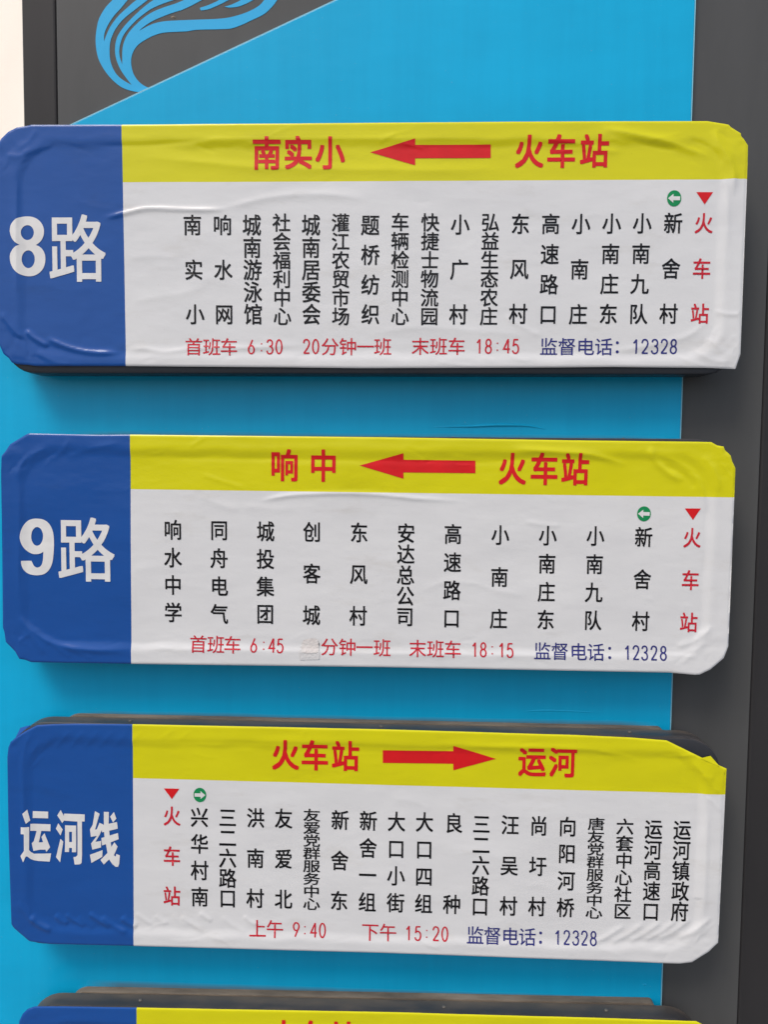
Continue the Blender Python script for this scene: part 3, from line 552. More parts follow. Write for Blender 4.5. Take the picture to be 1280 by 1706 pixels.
# cyan enamel panel, with settled dust where it meets the tops of the sign boxes
def cyan_mat(name, ledges, base=(0.005, 0.375, 0.645)):
    m, nt, b = new_mat(name)
    g = nd(nt, 'ShaderNodeNewGeometry')
    sp = nd(nt, 'ShaderNodeSeparateXYZ')
    nt.links.new(g.outputs['Position'], sp.inputs[0])
    X, Z = sp.outputs['X'], sp.outputs['Z']
    n = noise_node(nt, 5, 4, stretch=(0.8, 1, 2))
    c = ramp(nt, n.outputs['Fac'], [(0.3, tuple(v * 0.95 for v in base)), (0.7, tuple(v * 1.05 for v in base))]).outputs['Color']
    st = noise_node(nt, 30, 6, 0.7, stretch=(1.6, 1, 0.10))
    sr = ramp(nt, st.outputs['Fac'], [(0.40, (0.93, 0.95, 0.96)), (0.60, (1, 1, 1))])
    c = mix(nt, 0.8, c, sr.outputs['Color'], 'MULTIPLY')
    du = noise_node(nt, 330, 3, 0.6)
    dk = ramp(nt, du.outputs['Fac'], [(0.70, (0, 0, 0)), (0.76, (0.35,) * 3)])
    c = mix(nt, dk.outputs['Color'], c, (0.30, 0.36, 0.36))
    dn = noise_node(nt, 22, 5, 0.6, stretch=(0.35, 1, 1))
    b.inputs['Specular IOR Level'].default_value = 0.2
    tot = None
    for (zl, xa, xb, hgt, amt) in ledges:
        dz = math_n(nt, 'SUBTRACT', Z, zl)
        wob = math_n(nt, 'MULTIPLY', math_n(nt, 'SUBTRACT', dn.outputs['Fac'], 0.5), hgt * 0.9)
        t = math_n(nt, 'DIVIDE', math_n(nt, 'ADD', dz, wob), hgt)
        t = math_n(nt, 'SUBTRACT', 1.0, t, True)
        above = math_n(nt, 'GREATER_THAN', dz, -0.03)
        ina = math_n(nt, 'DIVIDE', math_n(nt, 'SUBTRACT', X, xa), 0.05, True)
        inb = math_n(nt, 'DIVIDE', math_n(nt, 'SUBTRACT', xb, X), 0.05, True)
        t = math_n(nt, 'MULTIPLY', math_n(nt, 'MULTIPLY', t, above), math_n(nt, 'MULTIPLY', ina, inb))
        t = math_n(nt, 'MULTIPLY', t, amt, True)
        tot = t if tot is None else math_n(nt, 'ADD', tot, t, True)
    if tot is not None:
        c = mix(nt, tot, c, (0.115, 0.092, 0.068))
        rr = math_n(nt, 'ADD', math_n(nt, 'MULTIPLY', tot, 0.5), 0.27)
        nt.links.new(rr, b.inputs['Roughness'])
    else:
        b.inputs['Roughness'].default_value = 0.27
    nt.links.new(c, b.inputs['Base Color'])
    n3 = noise_node(nt, 6, 3, stretch=(1, 1, 2.2))
    bump(nt, b, n3.outputs['Fac'], 0.25, 0.004)
    return m

def body_grey_mat(name, col, rough=0.36):
    m, nt, b = new_mat(name)
    n = noise_node(nt, 7, 5, stretch=(2.5, 1, 0.5))
    c = ramp(nt, n.outputs['Fac'], [(0.3, tuple(v * 0.9 for v in col)), (0.7, tuple(v * 1.1 for v in col))]).outputs['Color']
    s = noise_node(nt, 420, 2)
    sk = ramp(nt, s.outputs['Fac'], [(0.72, (1, 1, 1)), (0.78, (1.5, 1.5, 1.45))])
    c = mix(nt, 0.5, c, sk.outputs['Color'], 'MULTIPLY')
    nt.links.new(c, b.inputs['Base Color'])
    b.inputs['Roughness'].default_value = rough
    b.inputs['Specular IOR Level'].default_value = 0.18
    n3 = noise_node(nt, 900, 2)
    p = bump(nt, b, n3.outputs['Fac'], 0.2, 0.0002)
    n4 = noise_node(nt, 4, 2)
    bump(nt, b, n4.outputs['Fac'], 0.2, 0.004, p)
    return m
M_GREY = body_grey_mat('satin_grey_metal', (0.076, 0.077, 0.076))
M_DARK = body_grey_mat('dark_grey_metal', (0.029, 0.028, 0.029), 0.55)
M_EMBLEM = plain_mat('emblem_cyan_vinyl', (0.022, 0.37, 0.68), 0.3, 0.02)
M_EDGE = plain_mat('panel_edge_highlight', (0.25, 0.55, 0.66), 0.3, 0.05)  # paler cyan that paints the highlight on the panel edges

# ------------------------------------------------------------------ ground and the wall behind
def pavement():
    m, nt, b = new_mat('pavement_concrete')
    n = noise_node(nt, 3, 8, 0.65)
    c = ramp(nt, n.outputs['Fac'], [(0.3, (0.13, 0.128, 0.124)), (0.7, (0.20, 0.196, 0.19))])
    nt.links.new(c.outputs['Color'], b.inputs['Base Color'])
    b.inputs['Roughness'].default_value = 0.9
    bump(nt, b, noise_node(nt, 60, 5).outputs['Fac'], 0.5, 0.01)
    S = 120
    o = mesh_obj('pavement', [(-S, -S, 0), (S, -S, 0), (S, S, 0), (-S, S, 0)], [(0, 1, 2, 3)], m, smooth=False)
    tag(o, 'grey concrete pavement under the route pylon', kind='structure')
pavement()

def back_wall():
    m, nt, b = new_mat('cream_render')
    n = noise_node(nt, 1.2, 7, 0.6)
    c = ramp(nt, n.outputs['Fac'], [(0.3, (0.84, 0.77, 0.68)), (0.7, (0.88, 0.81, 0.72))])
    nt.links.new(c.outputs['Color'], b.inputs['Base Color'])
    b.inputs['Roughness'].default_value = 0.9
    bump(nt, b, noise_node(nt, 90, 5).outputs['Fac'], 0.4, 0.005)
    w = empty('rendered_wall', (-2.4, 5.2, 0))
    tag(w, 'pale cream rendered wall behind the left edge of the route pylon', 'wall')
    w.rotation_euler = (0, 0, 0)
    bm = bmesh.new()
    bmesh.ops.create_cube(bm, size=1)
    for v in bm.verts:
        v.co = Vector((v.co.x * 9.0, v.co.y * 0.25, (v.co.z + .5) * 6.0))
    bmesh.ops.bevel(bm, geom=list(bm.edges), offset=0.01, segments=2, affect='EDGES')
    me = bpy.data.meshes.new('wall_face'); bm.to_mesh(me); bm.free(); me.materials.append(m)
    link(bpy.data.objects.new('wall_face', me), w)
    bm = bmesh.new()
    bmesh.ops.create_cube(bm, size=1)
    for v in bm.verts:
        v.co = Vector((v.co.x * 9.1, v.co.y * 0.35, v.co.z * 0.12 + 6.062))
    me = bpy.data.meshes.new('coping'); bm.to_mesh(me); bm.free(); me.materials.append(m)
    link(bpy.data.objects.new('coping', me), w)
    w.rotation_euler = (0, 0, SUN_AZ * 0.9)
back_wall()

# ------------------------------------------------------------------ pylon
def wz(p):                                   # layout millimetres -> world metres
    return (p[0] / 1000.0, p[1] / 1000.0 + EYE)

def tops():
    L = []
    for i, s in enumerate(SIGNS):
        f = s['frame']
        zt = (f[0][1] + f[1][1]) / 2000.0 + EYE
        amt, hg = ((0.2, 0.004), (0.5, 0.007), (0.6, 0.006), (0.6, 0.006))[i]
        L.append((zt, f[0][0] / 1000.0 + 0.07, 0.345, hg, amt))
    return L
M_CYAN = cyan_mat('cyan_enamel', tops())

PY_TOP, PY_BOT = 2.45, 0.0
pylon = empty('route_pylon', (0, 0.15, 0))
tag(pylon, 'grey and cyan metal bus stop pylon that carries the route signs', 'pylon')
bx = lambda x0, x1, z0, z1: [(x0, z0), (x1, z0), (x1, z1), (x0, z1)]
bm_obj('front_panel', prism(bx(-0.4715, 0.4705, 0.10, PY_TOP - .02), 0.052, 0.072, 0.0012), M_GREY, pylon)
bm_obj('side_frame', prism(bx(-0.5195, -0.4725, 0.10, PY_TOP), 0.0535, 0.24, 0.004), M_DARK, pylon)
bm_obj('side_frame', prism(bx(0.4715, 0.5195, 0.10, PY_TOP), 0.0535, 0.24, 0.004), M_DARK, pylon)
bm_obj('back_panel', prism(bx(-0.4715, 0.4705, 0.10, PY_TOP - .02), 0.215, 0.235, 0.001), M_GREY, pylon)
bm_obj('top_cap', prism(bx(-0.53, 0.53, PY_TOP + .001, PY_TOP + .04), 0.045, 0.25, 0.006), M_DARK, pylon)
bm_obj('plinth', prism(bx(-0.62, 0.56, 0.0, 0.099), 0.03, 0.27, 0.008), M_DARK, pylon)
# cyan panel: diagonal upper edge, overhanging the body on the left
B = PYLON['blue']
slope = (B[1][1] - B[2][1]) / (B[1][0] - B[2][0])
xr = 0.3622
zl = B[1][1] / 1000 + EYE + slope * (-0.62 - B[1][0] / 1000)
ztop = B[1][1] / 1000 + EYE + slope * (xr - B[1][0] / 1000)
xt = xr
poly = [(-0.62, 0.12), (xr, 0.12), (xr, ztop), (-0.62, zl)]
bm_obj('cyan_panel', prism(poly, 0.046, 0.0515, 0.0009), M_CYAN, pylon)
# the part of the cyan box that stands out past the body on the left
zd = B[1][1] / 1000 + EYE + slope * (-0.5205 - B[1][0] / 1000)
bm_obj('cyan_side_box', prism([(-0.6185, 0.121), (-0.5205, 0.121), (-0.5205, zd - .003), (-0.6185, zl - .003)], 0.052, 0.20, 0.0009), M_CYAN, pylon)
# highlight painted as a pale strip along the diagonal and right edges of the panel
def strip(name, a, b, w, y0, y1, mat, parent):
    a, b = Vector(a), Vector(b)
    d = (b - a).normalized()
    n = Vector((-d.y, d.x)) * w
    q = [a, b, b + n, a + n]
    return bm_obj(name, prism([(v.x, v.y) for v in q], y0, y1), mat, parent)
strip('edge_highlight', (xr + .0001, 0.121), (xr + .0001, ztop), -0.0012, 0.0465, 0.0515, M_EDGE, pylon)
strip('edge_highlight', (-0.62, zl + .0002), (xt, ztop + .0002), 0.0011, 0.0465, 0.0515, M_EDGE, pylon)

# wave emblem, cut from one sheet of vinyl
def smooth_closed(pts, sharp=35, n=5):
    out = []
    N = len(pts)
    P = [Vector(p) for p in pts]
    for i in range(N):
        p0, p1, p2, p3 = P[i - 1], P[i], P[(i + 1) % N], P[(i + 2) % N]
        t1 = (p2 - p0) * .5
        t2 = (p3 - p1) * .5
        a1 = (p1 - p0).angle(p2 - p1, 0); a2 = (p2 - p1).angle(p3 - p2, 0)
        L = (p2 - p1).length
        if math.degrees(a1) > sharp: t1 = (p2 - p1)
        if math.degrees(a2) > sharp: t2 = (p2 - p1)
        if t1.length > 1.2 * L: t1 = t1.normalized() * 1.2 * L
        if t2.length > 1.2 * L: t2 = t2.normalized() * 1.2 * L
        for k in range(n):
            t = k / n
            h = (2*t**3-3*t**2+1)*p1 + (t**3-2*t**2+t)*t1 + (-2*t**3+3*t**2)*p2 + (t**3-t**2)*t2
            out.append((h.x, h.y))
    return out

def flat_poly(name, poly, y0, y1, mat, parent):
    """thin plate from an arbitrary simple outline"""
    tri = tessellate_polygon([[Vector((x, z, 0)) for x, z in poly]])
    n = len(poly)
    V = [(x, y0, z) for x, z in poly] + [(x, y1, z) for x, z in poly]
    F = [tuple(t) for t in tri] + [(i, n + i, n + (i + 1) % n, (i + 1) % n) for i in range(n)]
    o = mesh_obj(name, V, F, mat, parent, smooth=False)
    return o
for key in ('emblem', 'stroke1', 'stroke2'):
    pts = smooth_closed([wz(p) for p in PYLON[key]])
    o = flat_poly('wave_emblem', pts, 0.0516, 0.0521, M_EMBLEM, pylon)
    tag(o, 'cyan flowing wave emblem' if key == 'emblem' else 'short cyan stroke of the wave emblem')

# ------------------------------------------------------------------ vinyl height field
def seg_dist(P, a, b):
    a = np.array(a); b = np.array(b)
    d = b - a
    L2 = (d * d).sum() + 1e-12
    t = np.clip(((P - a) @ d) / L2, 0, 1)
    q = a + t[:, None] * d
    return np.sqrt(((P - q) ** 2).sum(1)), t

def poly_resample(pts, n=4):
    P = [Vector(p) for p in pts]
    if len(P) < 3: return [tuple(p) for p in P]
    out = []
    for i in range(len(P) - 1):
        p0 = P[max(i - 1, 0)]; p1 = P[i]; p2 = P[i + 1]; p3 = P[min(i + 2, len(P) - 1)]
        for k in range(n):
            t = k / n
            out.append(tuple(0.5 * ((2*p1) + (-p0+p2)*t + (2*p0-5*p1+4*p2-p3)*t*t + (-p0+3*p1-3*p2+p3)*t**3)))
    out.append(tuple(P[-1]))
    return out

def sstep(x):
    x = np.clip(x, 0, 1)
    return x * x * (3 - 2 * x)

def value_noise(P, scale, seed):
    """smooth 2-D value noise in numpy, P in mm"""
    rng = np.random.RandomState(seed)
    G = rng.rand(97, 97) * 2 - 1
    q = P / scale + 400.0
    i = np.floor(q).astype(int)
    f = q - i
    f = f * f * f * (f * (f * 6 - 15) + 10)
    i %= 96
    a = G[i[:, 0], i[:, 1]]; b = G[i[:, 0] + 1, i[:, 1]]
    c = G[i[:, 0], i[:, 1] + 1]; d = G[i[:, 0] + 1, i[:, 1] + 1]
    return (a * (1 - f[:, 0]) + b * f[:, 0]) * (1 - f[:, 1]) + (c * (1 - f[:, 0]) + d * f[:, 0]) * f[:, 1]

def fine_creases(idx):
    """short random creases, most of them near the rim and the corners"""
    rng = random.Random(100 + idx)
    fr = SIGNS[idx]['frame']
    x0, x1, z1, z0 = fr[0][0], fr[1][0], fr[0][1], fr[3][1]
    out = []
    for k in range(64):
        if k < 30:                                  # corners, fanning towards the middle
            cx, cz = rng.choice(((x0, z0), (x0, z1), (x1, z0), (x1, z1)))
            sx = 1 if cx == x0 else -1; sz = 1 if cz == z0 else -1
            a = (cx + sx * rng.uniform(6, 70), cz + sz * rng.uniform(6, 45))
            ang = math.atan2(sz * rng.uniform(.3, 1), -sx * rng.uniform(.3, 1)) 
            L = rng.uniform(10, 28)
        elif k < 52:                                # across the rim step
            a = (rng.uniform(x0 + 60, x1 - 60), rng.choice((z0 + rng.uniform(14, 34), z1 - rng.uniform(14, 34))))
            ang = rng.uniform(-0.5, 0.5); L = rng.uniform(18, 50)
        else:
            a = (rng.uniform(x0 + 100, x1 - 60), rng.uniform(z0 + 50, z1 - 50))
            ang = rng.uniform(-0.6, 0.6); L = rng.uniform(10, 30)
        b = (a[0] + L * math.cos(ang), a[1] + L * math.sin(ang))
        m_ = ((a[0] + b[0]) / 2 + rng.uniform(-3, 3), (a[1] + b[1]) / 2 + rng.uniform(-3, 3))
        out.append(([a, m_, b], rng.choice((1, 1, -1)) * rng.uniform(.15, .45) * (1.0 if k < 52 else 0.5), rng.uniform(1.4, 2.8)))
    return out
FINE = [fine_creases(i) for i in range(4)]

def film_height(idx, P):
    """height of the vinyl towards the viewer in mm, P = (n,2) layout mm"""
    s = SIGNS[idx]
    fr = s['frame']
    cx = sum(p[0] for p in fr) / 4; cz = sum(p[1] for p in fr) / 4
    hw = (fr[1][0] - fr[0][0]) / 2; hh = (fr[0][1] - fr[3][1]) / 2
    inset, rad = 23.0, 46.0
    q = np.abs(P - np.array([cx, cz])) - np.array([hw - inset - rad, hh - inset - rad])
    sd = np.sqrt((np.maximum(q, 0) ** 2).sum(1)) + np.minimum(np.maximum(q[:, 0], q[:, 1]), 0) - rad   # <0 inside
    sd = sd + 2.0 * value_noise(P, 35, 5 + idx)
    soft = 0.5 + 0.5 * value_noise(P, 110, 71 + idx)
    h = -(1.15 + 0.8 * soft) * (1 - sstep((sd + 7.0) / 13.0))
    # a gentle rolled bead on the rim
    h += 0.2 * np.exp(-((sd - 8) / 5.0) ** 2)
    # slackness of the film
    h += 0.28 * value_noise(P * np.array([0.7, 1.3]), 55, 11 + idx)
    h += 0.10 * value_noise(P * np.array([0.8, 1.5]), 21, 31 + idx)
    h += 0.05 * value_noise(P * np.array([0.6, 1.6]), 9, 41 + idx)
    # crumpling near the corners
    corner = sstep((np.abs(P[:, 0] - cx) / hw - 0.90) / 0.1) * sstep((np.abs(P[:, 1] - cz) / hh - 0.45) / 0.5)
    h += corner * (0.45 * value_noise(P, 13, 51 + idx) + 0.2 * value_noise(P, 6, 61 + idx))
    for pts, amp, w in list(WRINKLES[idx]) + FINE[idx]:
        R_ = poly_resample(pts)
        x0 = min(p[0] for p in R_) - 4*w; x1 = max(p[0] for p in R_) + 4*w
        z0 = min(p[1] for p in R_) - 4*w; z1 = max(p[1] for p in R_) + 4*w
        sel = np.where((P[:, 0] > x0) & (P[:, 0] < x1) & (P[:, 1] > z0) & (P[:, 1] < z1))[0]
        if not len(sel): continue
        Q = P[sel]
        best = np.full(len(sel), 1e9); par = np.zeros(len(sel))
        for j in range(len(R_) - 1):
            d, t = seg_dist(Q, R_[j], R_[j + 1])
            better = d < best
            best = np.where(better, d, best); par = np.where(better, (j + t) / (len(R_) - 1), par)
        taper = sstep(par / 0.22) * sstep((1 - par) / 0.22)
        prof = np.exp(-(best / w) ** 2) * 0.45 + 0.55 * np.exp(-np.sqrt(best * best + 0.15) / (w * 0.6))
        h[sel] += amp * taper * prof
    # the cut edge turns back a little
    out = s['outline']
    dm = np.full(len(P), 1e9)
    n = len(out)
    for j in range(n):
        d, t = seg_dist(P, out[j], out[(j + 1) % n])
        dm = np.minimum(dm, d)
    h -= 0.9 * (1 - sstep(dm / 1.8)) 
    return h

def chain_at(chain, x):
    xs = [p[0] for p in chain]; zs = [p[1] for p in chain]
    return np.interp(x, xs, zs)

def film(idx, parent, mat):
    s = SIGNS[idx]
    out = s['outline']
    il = min(range(len(out)), key=lambda i: out[i][0]); ir = max(range(len(out)), key=lambda i: out[i][0])
    n = len(out)
    def walk(a, b):
        L = [out[a]]
        while a != b:
            a = (a + 1) % n
            L.append(out[a])
        return L
    up = walk(il, ir)                       # clockwise: left -> top -> right
    lo = walk(ir, il)[::-1]
    def mono(c):
        r = [c[0]]
        for p in c[1:]:
            r.append((max(p[0], r[-1][0] + 0.02), p[1]))
        return r
    up, lo = mono(up), mono(lo)
    xs = set(np.arange(out[il][0], out[ir][0], 2.0).tolist())
    for p in up + lo: xs.add(p[0])
    xs = np.array(sorted(xs))
    keep = [0]
    for i in range(1, len(xs)):
        if xs[i] - xs[keep[-1]] > 0.3 or i == len(xs) - 1: keep.append(i)
    xs = xs[keep]
    zt = chain_at(up, xs); zb = chain_at(lo, xs)
    zt = np.maximum(zt, zb + 0.5)
    NR = 150
    # denser rows at both edges for the turned-back rim
    v = np.linspace(0, 1, NR)
    v = np.concatenate([[0, 0.002, 0.004], v[1:-1], [0.996, 0.998, 1.0]])
    v = np.sort(v); NR = len(v)
    X = np.repeat(xs, NR); Zg = (zb[:, None] + (zt - zb)[:, None] * v[None, :]).ravel()
    h = film_height(idx, np.stack([X, Zg], 1))
    V = np.stack([X / 1000, -h / 1000, Zg / 1000 + EYE], 1)
    F = []
    for i in range(len(xs) - 1):
        a = i * NR
        for j in range(NR - 1):
            F.append((a + j, a + NR + j, a + NR + j + 1, a + j + 1))
    o = mesh_obj('vinyl_sheet', V, F, mat, parent)
    return o

# ------------------------------------------------------------------ lettering
_txt = bpy.data.curves.new('glyph', 'FONT')
_txt_o = bpy.data.objects.new('glyph', _txt)
COL.objects.link(_txt_o)
_cache = {}
def glyph(ch, bold=0.0):
    key = (ch, bold)
    if key in _cache: return _cache[key]
    _txt.body = ch
    _txt.offset = bold
    _txt.resolution_u = 4
    bpy.context.view_layer.update()
    ev = _txt_o.evaluated_get(bpy.context.evaluated_depsgraph_get())
    me = ev.to_mesh()
    V = np.array([(v.co.x, v.co.y) for v in me.vertices])
    F = [tuple(p.vertices) for p in me.polygons]
    ev.to_mesh_clear()
    _cache[key] = (V, F)
    return V, F

LIFT = 0.32     # mm the print stands off the film
def conform(name, idx, V2, F, mat, parent, lift=LIFT, maxedge=4.0, layers=None):
    """V2 layout mm; lays a flat shape on the wrinkled film"""
    bm = bmesh.new()
    vs = [bm.verts.new((x, layers[i] if layers else 0, z)) for i, (x, z) in enumerate(V2)]
    for f in F:
        try: bm.faces.new([vs[i] for i in f])
        except ValueError: pass
    bmesh.ops.triangulate(bm, faces=bm.faces)
    for _ in range(5):
        long_e = [e for e in bm.edges if e.calc_length() > maxedge]
        if not long_e: break
        bmesh.ops.subdivide_edges(bm, edges=long_e, cuts=1)
        bmesh.ops.triangulate(bm, faces=[f for f in bm.faces if len(f.verts) > 3])
    P = np.array([(v.co.x, v.co.z) for v in bm.verts])
    h = film_height(idx, P) + lift + np.array([v.co.y for v in bm.verts])
    for v, hh in zip(bm.verts, h):
        v.co = Vector((v.co.x / 1000, -hh / 1000, v.co.z / 1000 + EYE))
    for f in bm.faces:
        if f.normal.y > 0: f.normal_flip()
    bm.normal_update()
    flip = [f for f in bm.faces if f.normal.y > 0]
    for f in flip: f.normal_flip()
    nrm = None
    if name in ('route_character', 'direction_arrow', 'heading_character'):
        e = 0.8
        gx = (film_height(idx, P + np.array([e, 0])) - film_height(idx, P - np.array([e, 0]))) / (2 * e)
        gz = (film_height(idx, P + np.array([0, e])) - film_height(idx, P - np.array([0, e]))) / (2 * e)
        nrm = np.stack([-gx, -np.ones(len(P)), -gz], 1)
        nrm /= np.linalg.norm(nrm, axis=1)[:, None]
    o0 = origin_of(parent)
    bmesh.ops.translate(bm, verts=bm.verts, vec=-o0)
    me = bpy.data.meshes.new(name)
    bm.to_mesh(me); bm.free()
    me.materials.append(mat)
    me.polygons.foreach_set('use_smooth', [True] * len(me.polygons))
    if nrm is not None:
        me.normals_split_custom_set_from_vertices(nrm.tolist())
    return link(bpy.data.objects.new(name, me), parent)

EMC = (0.5, 0.385)      # centre of a full-width character in em units
def _ell(cx, cy, rx, ry, n=22):
    return [(cx + rx * math.cos(2 * math.pi * k / n), cy + ry * math.sin(2 * math.pi * k / n)) for k in range(n)]
def _curve(p):
    return poly_resample(p, 4)
DIGITS = {      # centre lines of plain narrow numerals in a unit box: (points, closed)
    '0': [(_ell(.5, .5, .44, .5, 26), True)],
    '1': [([(.14, .74), (.40, .88), (.53, 1.0)], False), ([(.54, 1.02), (.54, -.02)], False)],
    '2': [(_curve([(.06, .74), (.13, .90), (.30, .99), (.56, 1.0), (.80, .92), (.90, .76), (.85, .60), (.68, .42), (.40, .22), (.10, .03)]), False), ([(.04, .02), (.95, .02)], False)],
    '3': [(_curve([(.08, .80), (.20, .95), (.44, 1.0), (.70, .96), (.86, .82), (.82, .64), (.66, .55), (.40, .53)]), False), (_curve([(.40, .53), (.70, .50), (.88, .38), (.92, .24), (.84, .09), (.62, .01), (.36, 0), (.14, .07), (.04, .22)]), False)],
    '4': [([(.70, 1.0), (.04, .29), (1.0, .29)], False), ([(.72, 1.02), (.72, -.02)], False)],
    '5': [([(.88, .98), (.24, .98)], False), ([(.24, 1.0), (.13, .50)], False), (_curve([(.13, .53), (.36, .63), (.62, .62), (.85, .50), (.93, .32), (.86, .13), (.64, .01), (.36, 0), (.15, .07), (.05, .20)]), False)],
    '6': [(_curve([(.66, 1.0), (.42, .72), (.20, .48), (.07, .30)]), False), (_ell(.5, .29, .43, .29), True)],
    '8': [(_ell(.5, .76, .36, .24), True), (_ell(.5, .26, .43, .26), True)],
    '9': [(_curve([(.34, 0), (.58, .28), (.80, .52), (.93, .70)]), False), (_ell(.5, .71, .43, .29), True)],
}
def digit_shape(ch, x, z, W, H):
    w_, h_ = W * 0.40, H * 0.74
    V, F, K = [], [], []
    if ch == ':':
        for k, yy in enumerate((0.22, 0.72)):
            cx, cy, r = x, z + (yy - .5) * h_, 0.85
            n0 = len(V)
            V += [(cx - r, cy - r), (cx + r, cy - r), (cx + r, cy + r), (cx - r, cy + r)]
            F.append((n0, n0 + 1, n0 + 2, n0 + 3)); K += [0] * 4
        return np.array(V), F, K
    hw = 1.0
    for k, (pts, closed) in enumerate(DIGITS[ch]):
        P = [Vector((x + (a - .5) * w_, z + (b_ - .5) * h_)) for a, b_ in pts]
        n = len(P); n0 = len(V)
        for i in range(n):
            a = P[i - 1] if (i or closed) else P[i]
            c = P[(i + 1) % n] if (i < n - 1 or closed) else P[i]
            t1 = (P[i] - a); t2 = (c - P[i])
            t = ((t1.normalized() if t1.length > 1e-6 else Vector((0, 0))) + (t2.normalized() if t2.length > 1e-6 else Vector((0, 0)))).normalized()
            nn = Vector((-t.y, t.x))
            sc = 1.0
            if t1.length > 1e-6:
                cs = abs(nn.dot(Vector((-t1.y, t1.x)).normalized()))
                sc = 1 / max(cs, 0.45)
            V += [tuple(P[i] + nn * hw * sc), tuple(P[i] - nn * hw * sc)]
            K += [k * 0.012] * 2
        for i in range(n if closed else n - 1):
            j = (i + 1) % n
            F.append((n0 + 2*i, n0 + 2*j, n0 + 2*j + 1, n0 + 2*i + 1))
    return np.array(V), F, K

def thicken(V, F, r, rx=None):
    """heavier weight: the same outline laid four times, shifted to the corners of a small square"""
    if r <= 0: return V, F, None
    rx = r if rx is None else rx
    VV, FF, K = [], [], []
    for k, (dx, dz) in enumerate(((-1, -1), (1, -1), (-1, 1), (1, 1))):
        VV.append(V + np.array([dx * rx, dz * r]))
        FF += [tuple(i + k * len(V) for i in f) for f in F]
        K += [k * 0.012] * len(V)
    return np.concatenate(VV), FF, K

def place_em(ch, x, z, W, H, bold=0.0, lean=0.0):
    if ch in '0123456789:': return digit_shape(ch, x, z, W, H)
    V, F = glyph(ch)
    if len(V) == 0: return V, F, None
    c0 = (V[:, 0].min() + V[:, 0].max()) / 2
    V, F, K = thicken(V, F, bold)
    if ch in '0123456789:':
        c = (c0, 0.345)
        # W,H: tall numeral cell; digits are 0.72 em high
        sx = W / 1.0; sy = H / 1.0
        u = (V[:, 0] - c[0]) * sx * 0.93; w = (V[:, 1] - c[1]) * sy * 1.13
        if ch == ':': w = w * 0.95 - 0.6
    elif ch == '：':
        u = (V[:, 0] - V[:, 0].mean()) * W; w = (V[:, 1] - (V[:, 1].min() + V[:, 1].max()) / 2) * H - 0.8
    else:
        u = (V[:, 0] - EMC[0]) * W; w = (V[:, 1] - EMC[1]) * H
    return np.stack([x + u + w * lean, z + w], 1), F, K

def join(parts):
    VV, FF, n = [], [], 0
    for V, F in parts:
        if len(V) == 0: continue
        VV.append(V)
        FF += [tuple(i + n for i in f) for f in F]
        n += len(V)
    return np.concatenate(VV), FF

# ------------------------------------------------------------------ signs
def round_rect(pts, rad, n=8):
    """pts: 4 corners TL,TR,BR,BL -> rounded outline, same units"""
    P = [Vector(p) for p in pts]
    out = []
    for i in range(4):
        a, b, c = P[i - 1], P[i], P[(i + 1) % 4]
        r = rad[i] if isinstance(rad, (list, tuple)) else rad
        d1 = (a - b).normalized(); d2 = (c - b).normalized()
        s0 = b + d1 * r; e0 = b + d2 * r
        for k in range(n + 1):
            t = k / n * math.pi / 2
            # quarter circle blend
            p = b + d1 * r * (1 - math.sin(t)) + d2 * r * (1 - math.cos(t))
            out.append((p.x, p.y))
    return out

def inset_quad(pts, d, dz=None):
    dz = d if dz is None else dz
    (a, b, c, e) = pts
    return [(a[0] + d, a[1] - dz), (b[0] - d, b[1] - dz), (c[0] - d, c[1] + dz), (e[0] + d, e[1] + dz)]

def loops_mesh(name, loops, mat, parent, cap_first=True, cap_last=True, sa=35):
    bm = bmesh.new()
    rings = []
    for poly, y in loops:
        rings.append([bm.verts.new((x, y, z)) for x, z in poly])
    n = len(rings[0])
    for r0, r1 in zip(rings, rings[1:]):
        for i in range(n):
            j = (i + 1) % n
            bm.faces.new((r0[i], r0[j], r1[j], r1[i]))
    if cap_first: bm.faces.new(rings[0])
    if cap_last: bm.faces.new(rings[-1][::-1])
    return bm_obj(name, bm, mat, parent, sa)

def make_frame(idx, root):
    q = [wz(p) for p in SIGNS[idx]['frame']]
    r = [0.044, 0.046, 0.040, 0.040]
    rr = lambda d, k=0.0: round_rect(inset_quad(q, d), [max(0.004, v - d + k) for v in r])
    loops = [
        (rr(0.024), 0.0062), (rr(0.024), 0.0052), (rr(0.0215), 0.0026), (rr(0.003), 0.0022), (rr(0.0008), 0.0032), (rr(0.0), 0.0050),
        (rr(0.0), 0.0068), (rr(0.0009), 0.0074), (rr(0.0009), 0.0082), (rr(0.0), 0.0088),
        (rr(0.0), 0.0315), (rr(0.0010), 0.0335), (rr(0.003), 0.0345)]
    f = loops_mesh('sign_box', loops, M_FRAME, root)
    # brown dusty spacer between box and panel
    qs = [(q[0][0] + 0.05, q[0][1] + .0004), (min(q[1][0] - 0.02, 0.350), q[1][1] + .0004), (min(q[2][0] - 0.02, 0.350), q[2][1] + .004), (q[3][0] + 0.05, q[3][1] + .004)]
    sp = round_rect(qs, [0.025, 0.006, 0.006, 0.025])
    loops_mesh('mounting_spacer', [(sp, 0.0347), (sp, 0.0459)], M_SPACER, root)
    return f, q

def screw(parent, x, z, y, axis='Z'):
    """small domed screw head on the top of a sign box"""
    bm = bmesh.new()
    bmesh.ops.create_uvsphere(bm, u_segments=12, v_segments=6, radius=0.0028)
    for v in bm.verts: v.co.z *= 0.45
    bmesh.ops.translate(bm, verts=bm.verts, vec=(x, y, z))
    return bm_obj('screw', bm, M_SCREW, parent, 60)

